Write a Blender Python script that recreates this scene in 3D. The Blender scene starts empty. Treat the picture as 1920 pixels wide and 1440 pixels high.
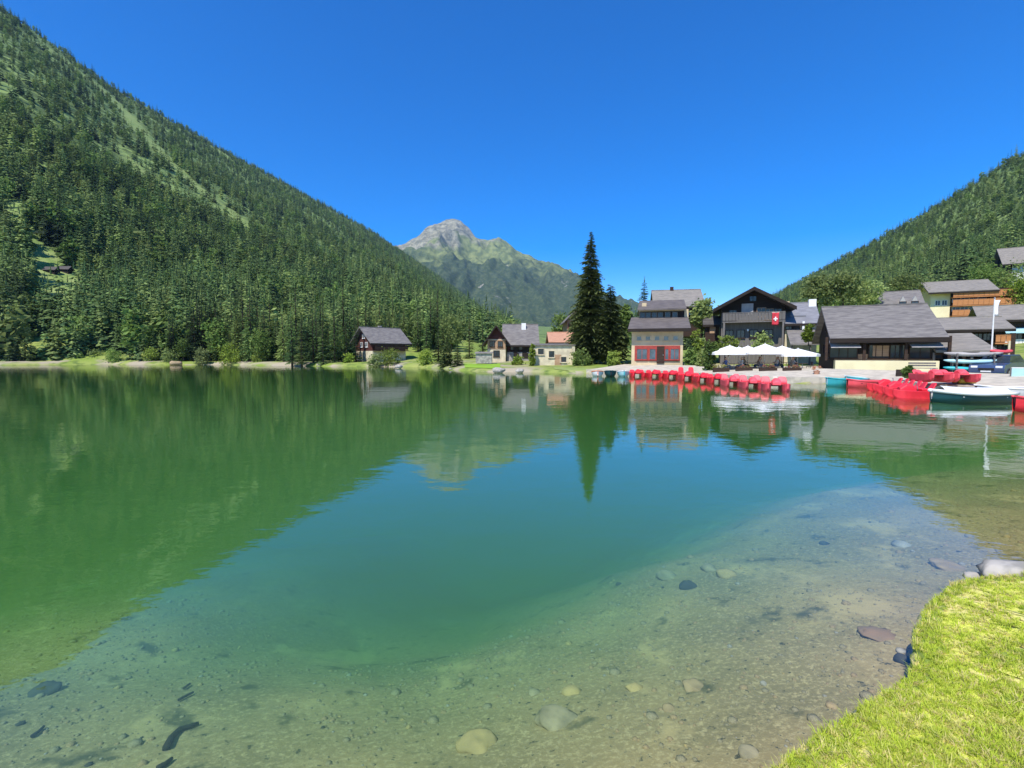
import bpy, bmesh, math, random
import numpy as np
from mathutils import Vector, Matrix, noise as mnoise
R = math.radians
random.seed(7)
scene = bpy.context.scene
COL = scene.collection

# ------------------------------------------------------------------ camera
F, H, HORIZON = 900.0, 2.2, 664.0            # focal length in px of the 1920 wide photo, eye height above the water
PITCH = math.atan((720 - HORIZON) / F)
cam_d = bpy.data.cameras.new('camera')
cam_d.sensor_width = 36; cam_d.lens = 36 * F / 1920; cam_d.clip_start = 0.05; cam_d.clip_end = 20000
cam = bpy.data.objects.new('camera', cam_d); COL.objects.link(cam)
cam.location = (0, 0, H); cam.rotation_euler = (R(90) - PITCH, 0, 0)
scene.camera = cam

# ------------------------------------------------------------------ sky, sun, exposure
SUN = Vector((-0.42, -0.72, 0)).normalized() * math.cos(R(55)) + Vector((0, 0, math.sin(R(55))))
world = bpy.data.worlds.new('World'); scene.world = world; world.use_nodes = True
wn = world.node_tree; bg = wn.nodes['Background']
sky = wn.nodes.new('ShaderNodeTexSky'); sky.sky_type = 'NISHITA'; sky.sun_disc = False
sky.sun_elevation = R(55); sky.sun_rotation = math.atan2(SUN.x, SUN.y)
sky.altitude = 1500; sky.air_density = 1.0; sky.dust_density = 0.0; sky.ozone_density = 4.0
hs = wn.nodes.new('ShaderNodeHueSaturation'); hs.inputs['Saturation'].default_value = 1.5; hs.inputs['Hue'].default_value = .511
wn.links.new(sky.outputs[0], hs.inputs['Color']); wn.links.new(hs.outputs[0], bg.inputs[0])
bg.inputs[1].default_value = 0.15
sl = bpy.data.lights.new('sun', 'SUN'); sl.energy = 4.2; sl.angle = R(0.5); sl.color = (1, 0.95, 0.86)
so = bpy.data.objects.new('sun', sl); COL.objects.link(so)
so.rotation_euler = SUN.to_track_quat('Z', 'Y').to_euler(); so.location = (-50, -50, 80)
vs = scene.view_settings
vs.view_transform = 'Standard'; vs.look = 'None'; vs.gamma = 1; vs.use_curve_mapping = False; vs.exposure = 0.62
scene.render.engine = 'CYCLES'
cy = scene.cycles
cy.use_denoising = True; cy.max_bounces = 8; cy.diffuse_bounces = 3; cy.glossy_bounces = 4
cy.transparent_max_bounces = 12; cy.volume_bounces = 1; cy.use_adaptive_sampling = True

# ------------------------------------------------------------------ helpers
def P(px, py, Y):
    """world point on the line of sight of a photo pixel, at forward distance Y"""
    a, b = (px - 960) / F, (720 - py) / F
    v = Vector((a, math.cos(PITCH) + b * math.sin(PITCH), -math.sin(PITCH) + b * math.cos(PITCH)))
    return Vector((0, 0, H)) + v * (Y / v.y)
def W(px, py, z=0.0):
    a, b = (px - 960) / F, (720 - py) / F
    v = Vector((a, math.cos(PITCH) + b * math.sin(PITCH), -math.sin(PITCH) + b * math.cos(PITCH)))
    return Vector((0, 0, H)) + v * ((z - H) / v.z)

def tag(o, label=None, cat=None, group=None, kind=None):
    if label: o['label'] = label
    if cat: o['category'] = cat
    if group: o['group'] = group
    if kind: o['kind'] = kind
    return o
def link(name, me, mat=None, parent=None):
    o = bpy.data.objects.new(name, me); COL.objects.link(o)
    if me is not None and mat is not None and not len(me.materials): me.materials.append(mat)
    if parent is not None: o.parent = parent
    return o
def empty(name, loc, rz=0, **k):
    o = bpy.data.objects.new(name, None); COL.objects.link(o); o.empty_display_size = 0.2
    o.location = loc; o.rotation_euler = (0, 0, rz); tag(o, **k); return o
def copy_tree(o, parent=None):
    c = o.copy(); COL.objects.link(c); c.parent = parent
    for ch in list(o.children): copy_tree(ch, c)
    return c

class MB:
    def __init__(s): s.v = []; s.f = []
    def add(s, vs, fs):
        n = len(s.v); s.v += [tuple(p) for p in vs]; s.f += [tuple(i + n for i in f) for f in fs]; return s
    def hexa(s, p):                    # 8 points: bottom ring 0-3, top ring 4-7
        return s.add(p, [(0, 3, 2, 1), (4, 5, 6, 7), (0, 1, 5, 4), (1, 2, 6, 5), (2, 3, 7, 6), (3, 0, 4, 7)])
    def box(s, x0, x1, y0, y1, z0, z1):
        return s.hexa([(x0, y0, z0), (x1, y0, z0), (x1, y1, z0), (x0, y1, z0), (x0, y0, z1), (x1, y0, z1), (x1, y1, z1), (x0, y1, z1)])
    def tube(s, pts, rads, n=8, cap=True):
        pts = [Vector(p) for p in pts]
        if not isinstance(rads, (list, tuple)): rads = [rads] * len(pts)
        b = len(s.v)
        for i, p in enumerate(pts):
            d = (pts[min(i + 1, len(pts) - 1)] - pts[max(i - 1, 0)]).normalized()
            a = d.cross(Vector((0, 0, 1)) if abs(d.z) < .9 else Vector((1, 0, 0))).normalized(); c = d.cross(a)
            for k in range(n):
                t = 2 * math.pi * k / n
                s.v.append(tuple(p + (a * math.cos(t) + c * math.sin(t)) * rads[i]))
        for i in range(len(pts) - 1):
            for k in range(n):
                s.f.append((b + i * n + k, b + i * n + (k + 1) % n, b + (i + 1) * n + (k + 1) % n, b + (i + 1) * n + k))
        if cap:
            s.f.append(tuple(b + k for k in reversed(range(n)))); s.f.append(tuple(b + (len(pts) - 1) * n + k for k in range(n)))
        return s
    def loft(s, rings, cap=True, closed=True):
        b = len(s.v); n = len(rings[0])
        for r in rings: s.v += [tuple(p) for p in r]
        m = n if closed else n - 1
        for i in range(len(rings) - 1):
            for k in range(m):
                s.f.append((b + i * n + k, b + i * n + (k + 1) % n, b + (i + 1) * n + (k + 1) % n, b + (i + 1) * n + k))
        if cap and closed:
            s.f.append(tuple(b + k for k in reversed(range(n)))); s.f.append(tuple(b + (len(rings) - 1) * n + k for k in range(n)))
        return s
    def prism(s, poly, z0, z1):
        n = len(poly); b = len(s.v)
        s.v += [(p[0], p[1], z0) for p in poly] + [(p[0], p[1], z1) for p in poly]
        s.f.append(tuple(b + i for i in reversed(range(n)))); s.f.append(tuple(b + n + i for i in range(n)))
        for i in range(n): s.f.append((b + i, b + (i + 1) % n, b + n + (i + 1) % n, b + n + i))
        return s
    def mesh(s, name, smooth=False):
        me = bpy.data.meshes.new(name); me.from_pydata(s.v, [], s.f); me.update()
        if smooth: me.polygons.foreach_set('use_smooth', [True] * len(me.polygons))
        return me
    def build(s, name, mat, parent=None, smooth=False, bevel=0):
        o = link(name, s.mesh(name, smooth), mat, parent)
        if bevel:
            m = o.modifiers.new('bevel', 'BEVEL'); m.width = bevel; m.segments = 2; m.limit_method = 'ANGLE'
        return o

def rock_mesh(name, r, seed, flat=.6, sub=2, rough=.38):
    bm = bmesh.new(); bmesh.ops.create_icosphere(bm, subdivisions=sub, radius=1)
    rn = random.Random(seed)
    pl = [(Vector((rn.gauss(0, 1), rn.gauss(0, 1), rn.gauss(0, 1))).normalized(), rn.uniform(.62, .9)) for _ in range(7)]
    for v in bm.verts:
        p = v.co.copy()
        for n, d in pl:
            k = p.dot(n) - d
            if k > 0: p -= n * k * .85
        p *= 1 + (mnoise.noise(v.co * 1.6 + Vector((seed, 0, 0))) * .9 + mnoise.noise(v.co * 4 + Vector((0, seed, 0))) * .35) * rough
        v.co = Vector((p.x * r, p.y * r * rn.uniform(.98, 1.02), p.z * r * flat))
    me = bpy.data.meshes.new(name); bm.to_mesh(me); bm.free()
    me.polygons.foreach_set('use_smooth', [True] * len(me.polygons)); return me

# ------------------------------------------------------------------ materials
def nodes(name):
    m = bpy.data.materials.new(name); m.use_nodes = True
    nt = m.node_tree; return m, nt, nt.nodes['Principled BSDF'], nt.nodes['Material Output']
def N(nt, t, **k):
    n = nt.nodes.new('ShaderNode' + t)
    for a, b in k.items(): setattr(n, a, b)
    return n
def rgb(c): return (c[0], c[1], c[2], 1)
def mixc(nt, fac, a, b):
    m = N(nt, 'Mix', data_type='RGBA')
    for i, s in ((0, fac), (6, a), (7, b)):
        if hasattr(s, 'is_output'): nt.links.new(s, m.inputs[i])
        elif i == 0: m.inputs[0].default_value = s
        else: m.inputs[i].default_value = rgb(s)
    return m.outputs[2]
def ramp(nt, src, lo, hi):
    r = N(nt, 'MapRange', interpolation_type='SMOOTHSTEP'); r.inputs[1].default_value = lo; r.inputs[2].default_value = hi
    nt.links.new(src, r.inputs[0]); return r.outputs[0]
def noise(nt, scale, detail=3, stretch=None, coord='Object', rough=.5):
    tc = N(nt, 'TexCoord') if coord != 'Pos' else N(nt, 'NewGeometry')
    out = tc.outputs['Position'] if coord == 'Pos' else tc.outputs[coord]
    if stretch:
        mp = N(nt, 'Mapping'); mp.inputs['Scale'].default_value = stretch; nt.links.new(out, mp.inputs[0]); out = mp.outputs[0]
    n = N(nt, 'TexNoise'); n.inputs['Scale'].default_value = scale; n.inputs['Detail'].default_value = detail
    n.inputs['Roughness'].default_value = rough; nt.links.new(out, n.inputs['Vector']); return n.outputs['Fac']
def bump(nt, bs, src, strength, dist=.02):
    b = N(nt, 'Bump'); b.inputs['Strength'].default_value = strength; b.inputs['Distance'].default_value = dist
    nt.links.new(src, b.inputs['Height']); nt.links.new(b.outputs[0], bs.inputs['Normal'])
MATS = {}
def M(name, c1, c2=None, scale=3, rough=.8, bmp=0, stretch=None, spec=.25, metal=0, vary=0, coat=0, lo=.35, hi=.65):
    if name in MATS: return MATS[name]
    m, nt, bs, out = nodes(name)
    c2 = c2 or tuple(c * .7 for c in c1)
    f = noise(nt, scale, 4, stretch)
    c = mixc(nt, ramp(nt, f, lo, hi), c1, c2)
    if vary:
        oi = N(nt, 'ObjectInfo'); h = N(nt, 'HueSaturation')
        mr = N(nt, 'MapRange'); mr.inputs[3].default_value = 1 - vary; mr.inputs[4].default_value = 1 + vary
        nt.links.new(oi.outputs['Random'], mr.inputs[0]); nt.links.new(mr.outputs[0], h.inputs['Value']); nt.links.new(c, h.inputs['Color']); c = h.outputs[0]
    nt.links.new(c, bs.inputs['Base Color'])
    bs.inputs['Roughness'].default_value = rough; bs.inputs['Metallic'].default_value = metal
    bs.inputs['Specular IOR Level'].default_value = spec; bs.inputs['Coat Weight'].default_value = coat
    if bmp: bump(nt, bs, f, bmp)
    MATS[name] = m; return m
def leafmat(name, c1, c2, c3, scale=.6, trans=.2, vary=.36, stands=False):
    m, nt, bs, out = nodes(name)
    c = mixc(nt, ramp(nt, noise(nt, scale, 3), .35, .65), c1, c2)
    oi = N(nt, 'ObjectInfo')
    lm = N(nt, 'Vector''Math', operation='SCALE'); lm.inputs['Scale'].default_value = .022; nt.links.new(oi.outputs['Location'], lm.inputs[0])
    ln = N(nt, 'TexNoise'); ln.inputs['Scale'].default_value = 1; ln.inputs['Detail'].default_value = 3; nt.links.new(lm.outputs[0], ln.inputs['Vector'])
    la = N(nt, 'Math', operation='MULTIPLY_ADD'); la.inputs[1].default_value = 1.6; nt.links.new(ln.outputs['Fac'], la.inputs[0]); nt.links.new(oi.outputs['Random'], la.inputs[2])
    c = mixc(nt, ramp(nt, la.outputs[0], 1.2, 1.75), c, c3)
    l2 = N(nt, 'Vector''Math', operation='SCALE'); l2.inputs['Scale'].default_value = .055; nt.links.new(oi.outputs['Location'], l2.inputs[0])
    n2 = N(nt, 'TexNoise'); n2.inputs['Scale'].default_value = 1; n2.inputs['Detail'].default_value = 2; nt.links.new(l2.outputs[0], n2.inputs['Vector'])
    if stands: c = mixc(nt, ramp(nt, n2.outputs['Fac'], .50, .36), c, tuple(q * .42 for q in c1))          # darker clumps of trees, by noise over their location
    h = N(nt, 'HueSaturation'); mr = N(nt, 'MapRange'); mr.inputs[3].default_value = 1 - vary; mr.inputs[4].default_value = 1 + vary
    mu = N(nt, 'Math', operation='MULTIPLY'); mu.inputs[1].default_value = 7.31
    fr = N(nt, 'Math', operation='FRACT'); nt.links.new(oi.outputs['Random'], mu.inputs[0]); nt.links.new(mu.outputs[0], fr.inputs[0])
    nt.links.new(fr.outputs[0], mr.inputs[0]); nt.links.new(mr.outputs[0], h.inputs['Value']); nt.links.new(c, h.inputs['Color'])
    nt.links.new(h.outputs[0], bs.inputs['Base Color']); bs.inputs['Roughness'].default_value = .75; bs.inputs['Specular IOR Level'].default_value = .15
    tr = N(nt, 'BsdfTranslucent'); nt.links.new(h.outputs[0], tr.inputs[0])
    ms = N(nt, 'MixShader'); ms.inputs[0].default_value = trans
    nt.links.new(bs.outputs[0], ms.inputs[1]); nt.links.new(tr.outputs[0], ms.inputs[2]); nt.links.new(ms.outputs[0], out.inputs[0])
    MATS[name] = m; return m

SPRUCE = leafmat('spruce_needles', (.054, .102, .040), (.125, .205, .058), (.225, .295, .088), .5, .25, .42, True)
DARKSP = leafmat('dark_spruce_needles', (.034, .056, .018), (.080, .102, .028), (.08, .10, .03), .35, .15)
BROAD = leafmat('broad_leaves', (.12, .20, .045), (.19, .275, .065), (.23, .29, .09), .8, .35)
PALELEAF = leafmat('pale_leaves', (.25, .32, .10), (.34, .41, .15), (.30, .36, .14), .8, .4)
LIME = leafmat('lime_leaves', (.17, .25, .03), (.26, .33, .05), (.20, .26, .05), .8, .3)
BARK = M('bark', (.09, .06, .04), (.05, .035, .025), 2, .9, .3, (1, 1, .2))
SLATE = M('slate_roof', (.19, .175, .16), (.12, .11, .105), 1.2, .75, .1, (1, 4, 4), vary=.08)
SLATE_C = M('brown_slate_roof', (.145, .125, .115), (.095, .082, .078), 1.2, .75, .1, (1, 4, 4))
SLATE_D = M('dark_slate_roof', (.10, .09, .085), (.06, .055, .052), 1.2, .75, .1, (1, 4, 4), vary=.05)
SLATE_P = M('pale_slate_roof', (.25, .225, .195), (.175, .16, .14), 1.2, .75, .1, (1, 4, 4))
BLUESLATE = M('blue_slate_roof', (.22, .22, .235), (.16, .16, .175), 1.2, .7, .1, (1, 4, 4))
REDTILE = M('red_tile_roof', (.48, .26, .17), (.40, .21, .13), 1.5, .85, .1, (1, 4, 4))
CREAM = M('cream_render', (.60, .48, .30), (.50, .40, .25), .8, .9, .05)
YELLOW = M('yellow_render', (.78, .70, .45), (.72, .63, .40), .8, .9, .05)
BEIGE = M('beige_stone_render', (.66, .58, .40), (.50, .43, .30), 1.2, .9, .2)
STONE = M('grey_stone_wall', (.40, .37, .33), (.22, .20, .19), 2.5, .9, .4)
BLACKWOOD = M('blackened_timber', (.030, .022, .017), (.018, .013, .011), 2, .85, .2, (.3, 1, 6))
DARKWOOD = M('dark_brown_timber', (.055, .032, .022), (.032, .020, .015), 2, .85, .2, (.3, 1, 6))
REDWOOD = M('red_brown_timber', (.095, .032, .024), (.06, .022, .017), 2, .8, .2, (.3, 1, 6))
GREYWOOD = M('weathered_grey_timber', (.17, .155, .14), (.12, .11, .10), 2, .85, .2, (6, 1, .3))
ORANGEWOOD = M('orange_timber', (.50, .22, .085), (.42, .17, .06), 1.5, .7, .1, (.3, 1, 4))
TANWOOD = M('tan_timber', (.42, .27, .16), (.34, .21, .12), 1.5, .7, .1, (.3, 1, 4))
WINRED = M('red_window_frame', (.36, .06, .045), (.28, .045, .035), 3, .6)
WHITE = M('white_paint', (.80, .79, .76), (.74, .73, .70), 2, .55)
GLASS = M('window_glass', (.022, .028, .034), (.04, .05, .06), .7, .08, spec=.45)
BLUEGLASS = M('reflecting_window_glass', (.09, .13, .17), (.05, .075, .095), .9, .08, spec=.8)
CANVAS = M('white_canvas', (.82, .81, .80), (.76, .75, .75), 2, .9)
GREYCANVAS = M('grey_canvas', (.40, .38, .36), (.33, .31, .30), 2, .9)
METAL = M('galvanised_metal', (.45, .45, .45), (.36, .36, .36), 4, .4, metal=.6)
POLE = M('white_pole', (.72, .72, .70), (.66, .66, .64), 3, .5)
REDPL = M('red_plastic', (.80, .030, .050), (.64, .022, .036), 1.5, .42, spec=.4, vary=.10)
PINKRED = M('faded_red_plastic', (.84, .10, .13), (.72, .07, .09), 1.5, .5, spec=.4, vary=.08)
DARKIN = M('dark_cockpit', (.05, .012, .014), (.03, .01, .012), 2, .7)
TEAL = M('teal_plastic', (.04, .42, .46), (.03, .34, .39), 1.5, .4, spec=.4, vary=.06)
CYAN = M('pale_cyan_paint', (.42, .66, .68), (.36, .58, .62), 1.5, .4, spec=.4)
DTEAL = M('dark_teal_paint', (.012, .075, .085), (.010, .055, .065), 1.5, .4, spec=.4)
WHITEPL = M('white_boat_paint', (.80, .79, .77), (.72, .71, .69), 1.5, .4, spec=.4)
YELLOWPL = M('yellow_plastic', (.72, .50, .07), (.62, .42, .05), 2, .5)
ORANGEPL = M('orange_paint', (.70, .22, .10), (.60, .18, .08), 2, .5)
CARPAINT = M('dark_blue_car_paint', (.045, .075, .16), (.04, .065, .14), .6, .3, spec=.5, coat=.6)
RUBBER = M('black_rubber', (.02, .02, .02), (.03, .03, .03), 3, .8)
SKIN = M('skin', (.50, .31, .22), (.45, .27, .19), 5, .6)

# ------------------------------------------------------------------ lake outline and terrain height
def pxw(l, z=0.0): return [tuple(W(x, y, z)[:2]) for x, y in l]
NEAR = pxw([(1470, 1440), (1560, 1372), (1640, 1322), (1705, 1278), (1724, 1248), (1712, 1222), (1722, 1180), (1748, 1132), (1785, 1102), (1840, 1090), (1920, 1084)], .18)
FAR_LEFT = pxw([(-700, 690), (-400, 687), (-150, 685), (0, 685), (120, 684), (200, 683.5), (300, 684), (400, 684), (470, 685), (540, 686), (620, 687), (700, 687.5), (770, 688.5), (820, 690), (865, 695), (930, 698), (1000, 698), (1060, 700)])
VILLAGE = pxw([(1100, 700), (1180, 701.5), (1260, 704.5), (1340, 711), (1420, 718), (1500, 720), (1570, 717), (1640, 723), (1740, 735), (1850, 741), (1960, 747), (2100, 764)])
def smooth_line(pts, n=46, it=10):
    a = np.array(pts, float); t = np.concatenate([[0], np.cumsum(np.hypot(*np.diff(a, axis=0).T))]); u = np.linspace(0, t[-1], n)
    a = np.stack([np.interp(u, t, a[:, 0]), np.interp(u, t, a[:, 1])], -1)
    for _ in range(it): a[1:-1] = a[1:-1] * .5 + (a[:-2] + a[2:]) * .25
    return [tuple(p) for p in a]
VILLAGE = smooth_line(VILLAGE)
LAKE = ([(-30, -7), (-9, -1.5), (-4, .3), (-1.5, 1.0), (0, 1.35), (.7, 1.75)] + NEAR +
        [(6.0, 5.3), (8.0, 6.6), (11.5, 8.2), (17, 10.5), (22, 13.5)] + VILLAGE[::-1] + FAR_LEFT[::-1] +
        [(-150, 40), (-120, 5), (-70, -12)])
LK = np.array(LAKE)
def lake_sd(x, y):
    """signed distance to the shore, positive on land"""
    x = np.asarray(x, float); y = np.asarray(y, float)
    d = np.full(x.shape, 1e18); inside = np.zeros(x.shape, bool)
    a = LK; b = np.roll(LK, -1, 0)
    for (ax, ay), (bx, by) in zip(a, b):
        ex, ey = bx - ax, by - ay
        t = np.clip(((x - ax) * ex + (y - ay) * ey) / (ex * ex + ey * ey), 0, 1)
        d = np.minimum(d, (x - ax - t * ex) ** 2 + (y - ay - t * ey) ** 2)
        c = ((ay > y) != (by > y)) & (x < (bx - ax) * (y - ay) / ((by - ay) if by != ay else 1e-9) + ax)
        inside ^= c
    d = np.sqrt(d); return np.where(inside, -d, d)
_rs = np.random.RandomState(3); _T = _rs.rand(256, 256)
def vnoise(x, y):
    xi = np.floor(x).astype(int); yi = np.floor(y).astype(int); u = x - xi; v = y - yi
    u = u * u * (3 - 2 * u); v = v * v * (3 - 2 * v)
    g = lambda i, j: _T[i % 256, j % 256]
    return (g(xi, yi) * (1 - u) + g(xi + 1, yi) * u) * (1 - v) + (g(xi, yi + 1) * (1 - u) + g(xi + 1, yi + 1) * u) * v
def fbm(x, y, o=4):
    s = 0; a = 1; t = 0
    for k in range(o): s = s + a * vnoise(x * 2 ** k + 17 * k, y * 2 ** k + 31 * k); t += a; a *= .5
    return s / t * 2 - 1
def az_of(px): return math.degrees(math.atan2(px - 960, F))
def tanel(px, py): return (HORIZON - py) / math.hypot(F, px - 960)
# skyline of the ground itself (the trees on it add their height): px, py, ridge distance, shore distance, profile power
SKY = [(-900, -150, 800, 190, 1.12), (-300, -60, 850, 160, 1.12), (0, 34, 900, 137, 1.12), (60, 62, 930, 130, 1.12), (150, 120, 980, 124, 1.12), (250, 190, 1050, 118, 1.12),
       (400, 275, 1180, 110, 1.14), (560, 360, 1350, 104, 1.15), (700, 438, 1500, 98, 1.18), (820, 520, 1650, 88, 1.2), (920, 592, 1800, 72, 1.25),
       (1000, 612, 1700, 66, 1.3), (1100, 618, 1500, 60, 1.4), (1300, 600, 1300, 60, 1.5), (1400, 575, 1200, 60, 1.55), (1450, 556, 1100, 60, 1.6), (1500, 530, 1030, 60, 1.6), (1600, 475, 930, 60, 1.62),
       (1700, 419, 850, 60, 1.64), (1800, 360, 780, 60, 1.66), (1920, 286, 700, 60, 1.66), (2200, 150, 640, 60, 1.6), (2900, -20, 600, 60, 1.5)]
S_AZ = np.array([az_of(s[0]) for s in SKY]); S_TE = np.array([tanel(s[0], s[1]) for s in SKY])
S_AZ = np.concatenate([[-180, -120, -95], S_AZ, [95, 120, 180]])
S_TE = np.concatenate([[0.01, .02, .25], S_TE, [.25, .02, .01]])
S_RR = np.concatenate([[900, 900, 800], [s[2] for s in SKY], [600, 900, 900]])
S_RS = np.concatenate([[60, 60, 190], [s[3] for s in SKY], [60, 60, 60]])
S_PW = np.concatenate([[1.1, 1.1, 1.1], [s[4] for s in SKY], [1.5, 1.1, 1.1]])
def ground(x, y, sd=None):
    x = np.asarray(x, float); y = np.asarray(y, float)
    if sd is None: sd = lake_sd(x, y)
    r = np.hypot(x, y); az = np.degrees(np.arctan2(x, y))
    te = np.interp(az, S_AZ, S_TE); rr = np.interp(az, S_AZ, S_RR); rs = np.interp(az, S_AZ, S_RS); pw = np.interp(az, S_AZ, S_PW)
    zr = te * rr + H
    rs = rs + 13 * np.clip((-az - 12) / 10, 0, 1)
    t = np.clip((r - rs) / (rr - rs), 0, 3)
    up = zr * np.where(t < 1, np.clip(t, 0, 1) ** pw, 1 - .45 * (t - 1) - .9 * (t - 1) ** 2)
    up = np.maximum(up, -5)
    up = up + np.clip(t * 6, 0, 1) * np.clip(1.25 - t, 0, 1) * (fbm(x / 130, y / 130, 4) * zr * .035 + fbm(x / 30 + 9, y / 30, 3) * 1.5)
    far = np.clip((r - 55) / 30, 0, 1)
    bank = .22 + .10 * np.clip(sd, 0, 1.5) + far * .28 * np.clip(sd / 2, 0, 1) + .022 * np.clip(sd, 0, 30)
    land = bank + np.clip(up, 0, None)
    d = np.clip(-sd, 0, None)
    side = np.clip((x - 1.2) / 5, 0, 1) + .85 * np.clip((-x - .6) / 3.5, 0, 1)     # a channel off the camera, flatter shelves to both sides
    dep = .05 + (.30 - .15 * np.minimum(side, 1)) * d + np.clip(d - 3.2, 0, 40) * (.26 - .18 * np.clip((-x - 1.0) / 4, 0, 1) * np.clip(1.6 - y / 20, 0, 1)) + .03 * fbm(x * 1.1, y * 1.1, 3) * np.clip(d, 0, 1) + .10 * fbm(x * .35 + 5, y * .35, 2) * np.clip(d / 3, 0, 1)
    return np.where(sd > 0, land, -np.minimum(dep, 7.0))
def gz(x, y): return float(ground(np.array([x]), np.array([y]))[0])
def hit(px, py, y0=60, y1=2500, n=900):
    """where the line of sight of a pixel meets the hillside"""
    Y = np.geomspace(y0, y1, n); a = P(px, py, 1.0); d = a - Vector((0, 0, H))
    X = d.x * Y; Z = H + d.z * Y
    k = np.nonzero(ground(X, Y) > Z)[0]
    k = k[0] if len(k) else n - 1
    return Vector((X[k], Y[k], float(ground(X[k:k + 1], Y[k:k + 1])[0])))

# ------------------------------------------------------------------ terrain meshes
azs = np.concatenate([np.arange(-180, -62, 3.0), np.arange(-62, 62, .32), np.arange(62, 180.1, 3.0)]); azs[-1] = 180
rad = np.concatenate([[.01, .6], np.geomspace(1.0, 45, 150), np.geomspace(45.8, 210, 110), np.geomspace(214, 2400, 120), [2800]])
AZ, RD = np.meshgrid(np.radians(azs), rad, indexing='ij')
GX, GY = RD * np.sin(AZ), RD * np.cos(AZ)
SD = lake_sd(GX, GY); GZ = ground(GX, GY, SD)
na, nr = GX.shape
idx = np.arange(na * nr).reshape(na, nr)
quads = np.stack([idx[:-1, :-1], idx[1:, :-1], idx[1:, 1:], idx[:-1, 1:]], -1).reshape(-1, 4)[:, ::-1]
co = np.stack([GX, GY, GZ], -1).reshape(-1, 3)
sdv = SD.reshape(-1)[quads]; rv = RD.reshape(-1)[quads].mean(1); azv = np.degrees(AZ.reshape(-1)[quads].mean(1))
reg = np.where(sdv.max(1) <= 0, 0, np.where((rv > 175) & (azv < -4), 2, np.where((rv > 175) & (azv >= -4), 3, 1)))
def submesh(name, sel):
    q = quads[sel]; u, inv = np.unique(q, return_inverse=True)
    me = bpy.data.meshes.new(name); me.from_pydata(co[u].tolist(), [], inv.reshape(-1, 4).tolist()); me.update()
    me.polygons.foreach_set('use_smooth', [True] * len(me.polygons)); return me

def mat_bed():
    m, nt, bs, out = nodes('lake_bed_gravel')
    a = mixc(nt, ramp(nt, noise(nt, .7, 4, coord='Pos'), .35, .65), (.35, .275, .14), (.24, .20, .105))
    b = mixc(nt, ramp(nt, noise(nt, 26, 5, coord='Pos', rough=.75), .46, .68), a, (.52, .43, .24))
    c = mixc(nt, ramp(nt, noise(nt, 13, 5, coord='Pos', rough=.75), .58, .66), b, (.07, .07, .045))
    c = mixc(nt, ramp(nt, noise(nt, .9, 4, (1.2, .8, 1), 'Pos', .6), .56, .68), c, (.50, .39, .20))      # pale silt
    c = mixc(nt, ramp(nt, noise(nt, 1.7, 4, (1, 1, 3), 'Pos', .6), .58, .70), c, (.10, .10, .055))      # algae
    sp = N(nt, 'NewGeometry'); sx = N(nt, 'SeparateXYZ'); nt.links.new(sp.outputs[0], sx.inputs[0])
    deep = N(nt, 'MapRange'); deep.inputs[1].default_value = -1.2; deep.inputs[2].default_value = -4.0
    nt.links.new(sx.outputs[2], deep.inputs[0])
    c = mixc(nt, deep.outputs[0], c, (.045, .075, .03))       # floor turns darker and greener with depth
    nt.links.new(c, bs.inputs['Base Color']); bs.inputs['Roughness'].default_value = .9; bs.inputs['Specular IOR Level'].default_value = .1
    bump(nt, bs, noise(nt, 18, 5, coord='Pos', rough=.7), .6, .02); return m
def mat_ground():
    m, nt, bs, out = nodes('valley_grass')
    a = mixc(nt, ramp(nt, noise(nt, .12, 4, coord='Pos'), .4, .62), (.20, .27, .05), (.28, .31, .09))
    a = mixc(nt, ramp(nt, noise(nt, .8, 5, coord='Pos'), .45, .7), a, (.11, .16, .04))
    sp = N(nt, 'NewGeometry'); sx = N(nt, 'SeparateXYZ'); nt.links.new(sp.outputs[0], sx.inputs[0])
    lowb = ramp(nt, sx.outputs[2], 1.25, .75); pat = ramp(nt, noise(nt, .16, 3, coord='Pos'), .47, .60)
    mm = N(nt, 'Math', operation='MULTIPLY'); nt.links.new(lowb, mm.inputs[0]); nt.links.new(pat, mm.inputs[1])
    c = mixc(nt, mm.outputs[0], a, (.36, .31, .22))          # gravelly shore patches
    nt.links.new(c, bs.inputs['Base Color']); bs.inputs['Roughness'].default_value = .95; bs.inputs['Specular IOR Level'].default_value = .1
    bump(nt, bs, noise(nt, 3, 5, coord='Pos'), .5, .1); return m
def mat_slope(name, floor, meadow):
    m, nt, bs, out = nodes(name)
    a = mixc(nt, ramp(nt, noise(nt, .02, 5, coord='Pos'), .40, .66), floor, tuple(c * 1.8 for c in floor))
    a = mixc(nt, ramp(nt, noise(nt, .11, 5, coord='Pos'), .50, .62), a, meadow)
    at_ = N(nt, 'Attribute', attribute_name='meadow')
    a = mixc(nt, at_.outputs['Fac'], a, mixc(nt, ramp(nt, noise(nt, .2, 4, coord='Pos'), .4, .6), (.19, .27, .075), (.26, .32, .11)))
    a = mixc(nt, ramp(nt, noise(nt, .05, 6, coord='Pos', rough=.7), .66, .74), a, (.26, .25, .22))
    nt.links.new(a, bs.inputs['Base Color']); bs.inputs['Roughness'].default_value = .95; bs.inputs['Specular IOR Level'].default_value = .1
    bump(nt, bs, noise(nt, .3, 5, coord='Pos'), .8, 1.0); return m
def strip(pts): return [hit(x, y) for x, y in pts]          # widths: half width as it looks, in px of the photo
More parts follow.
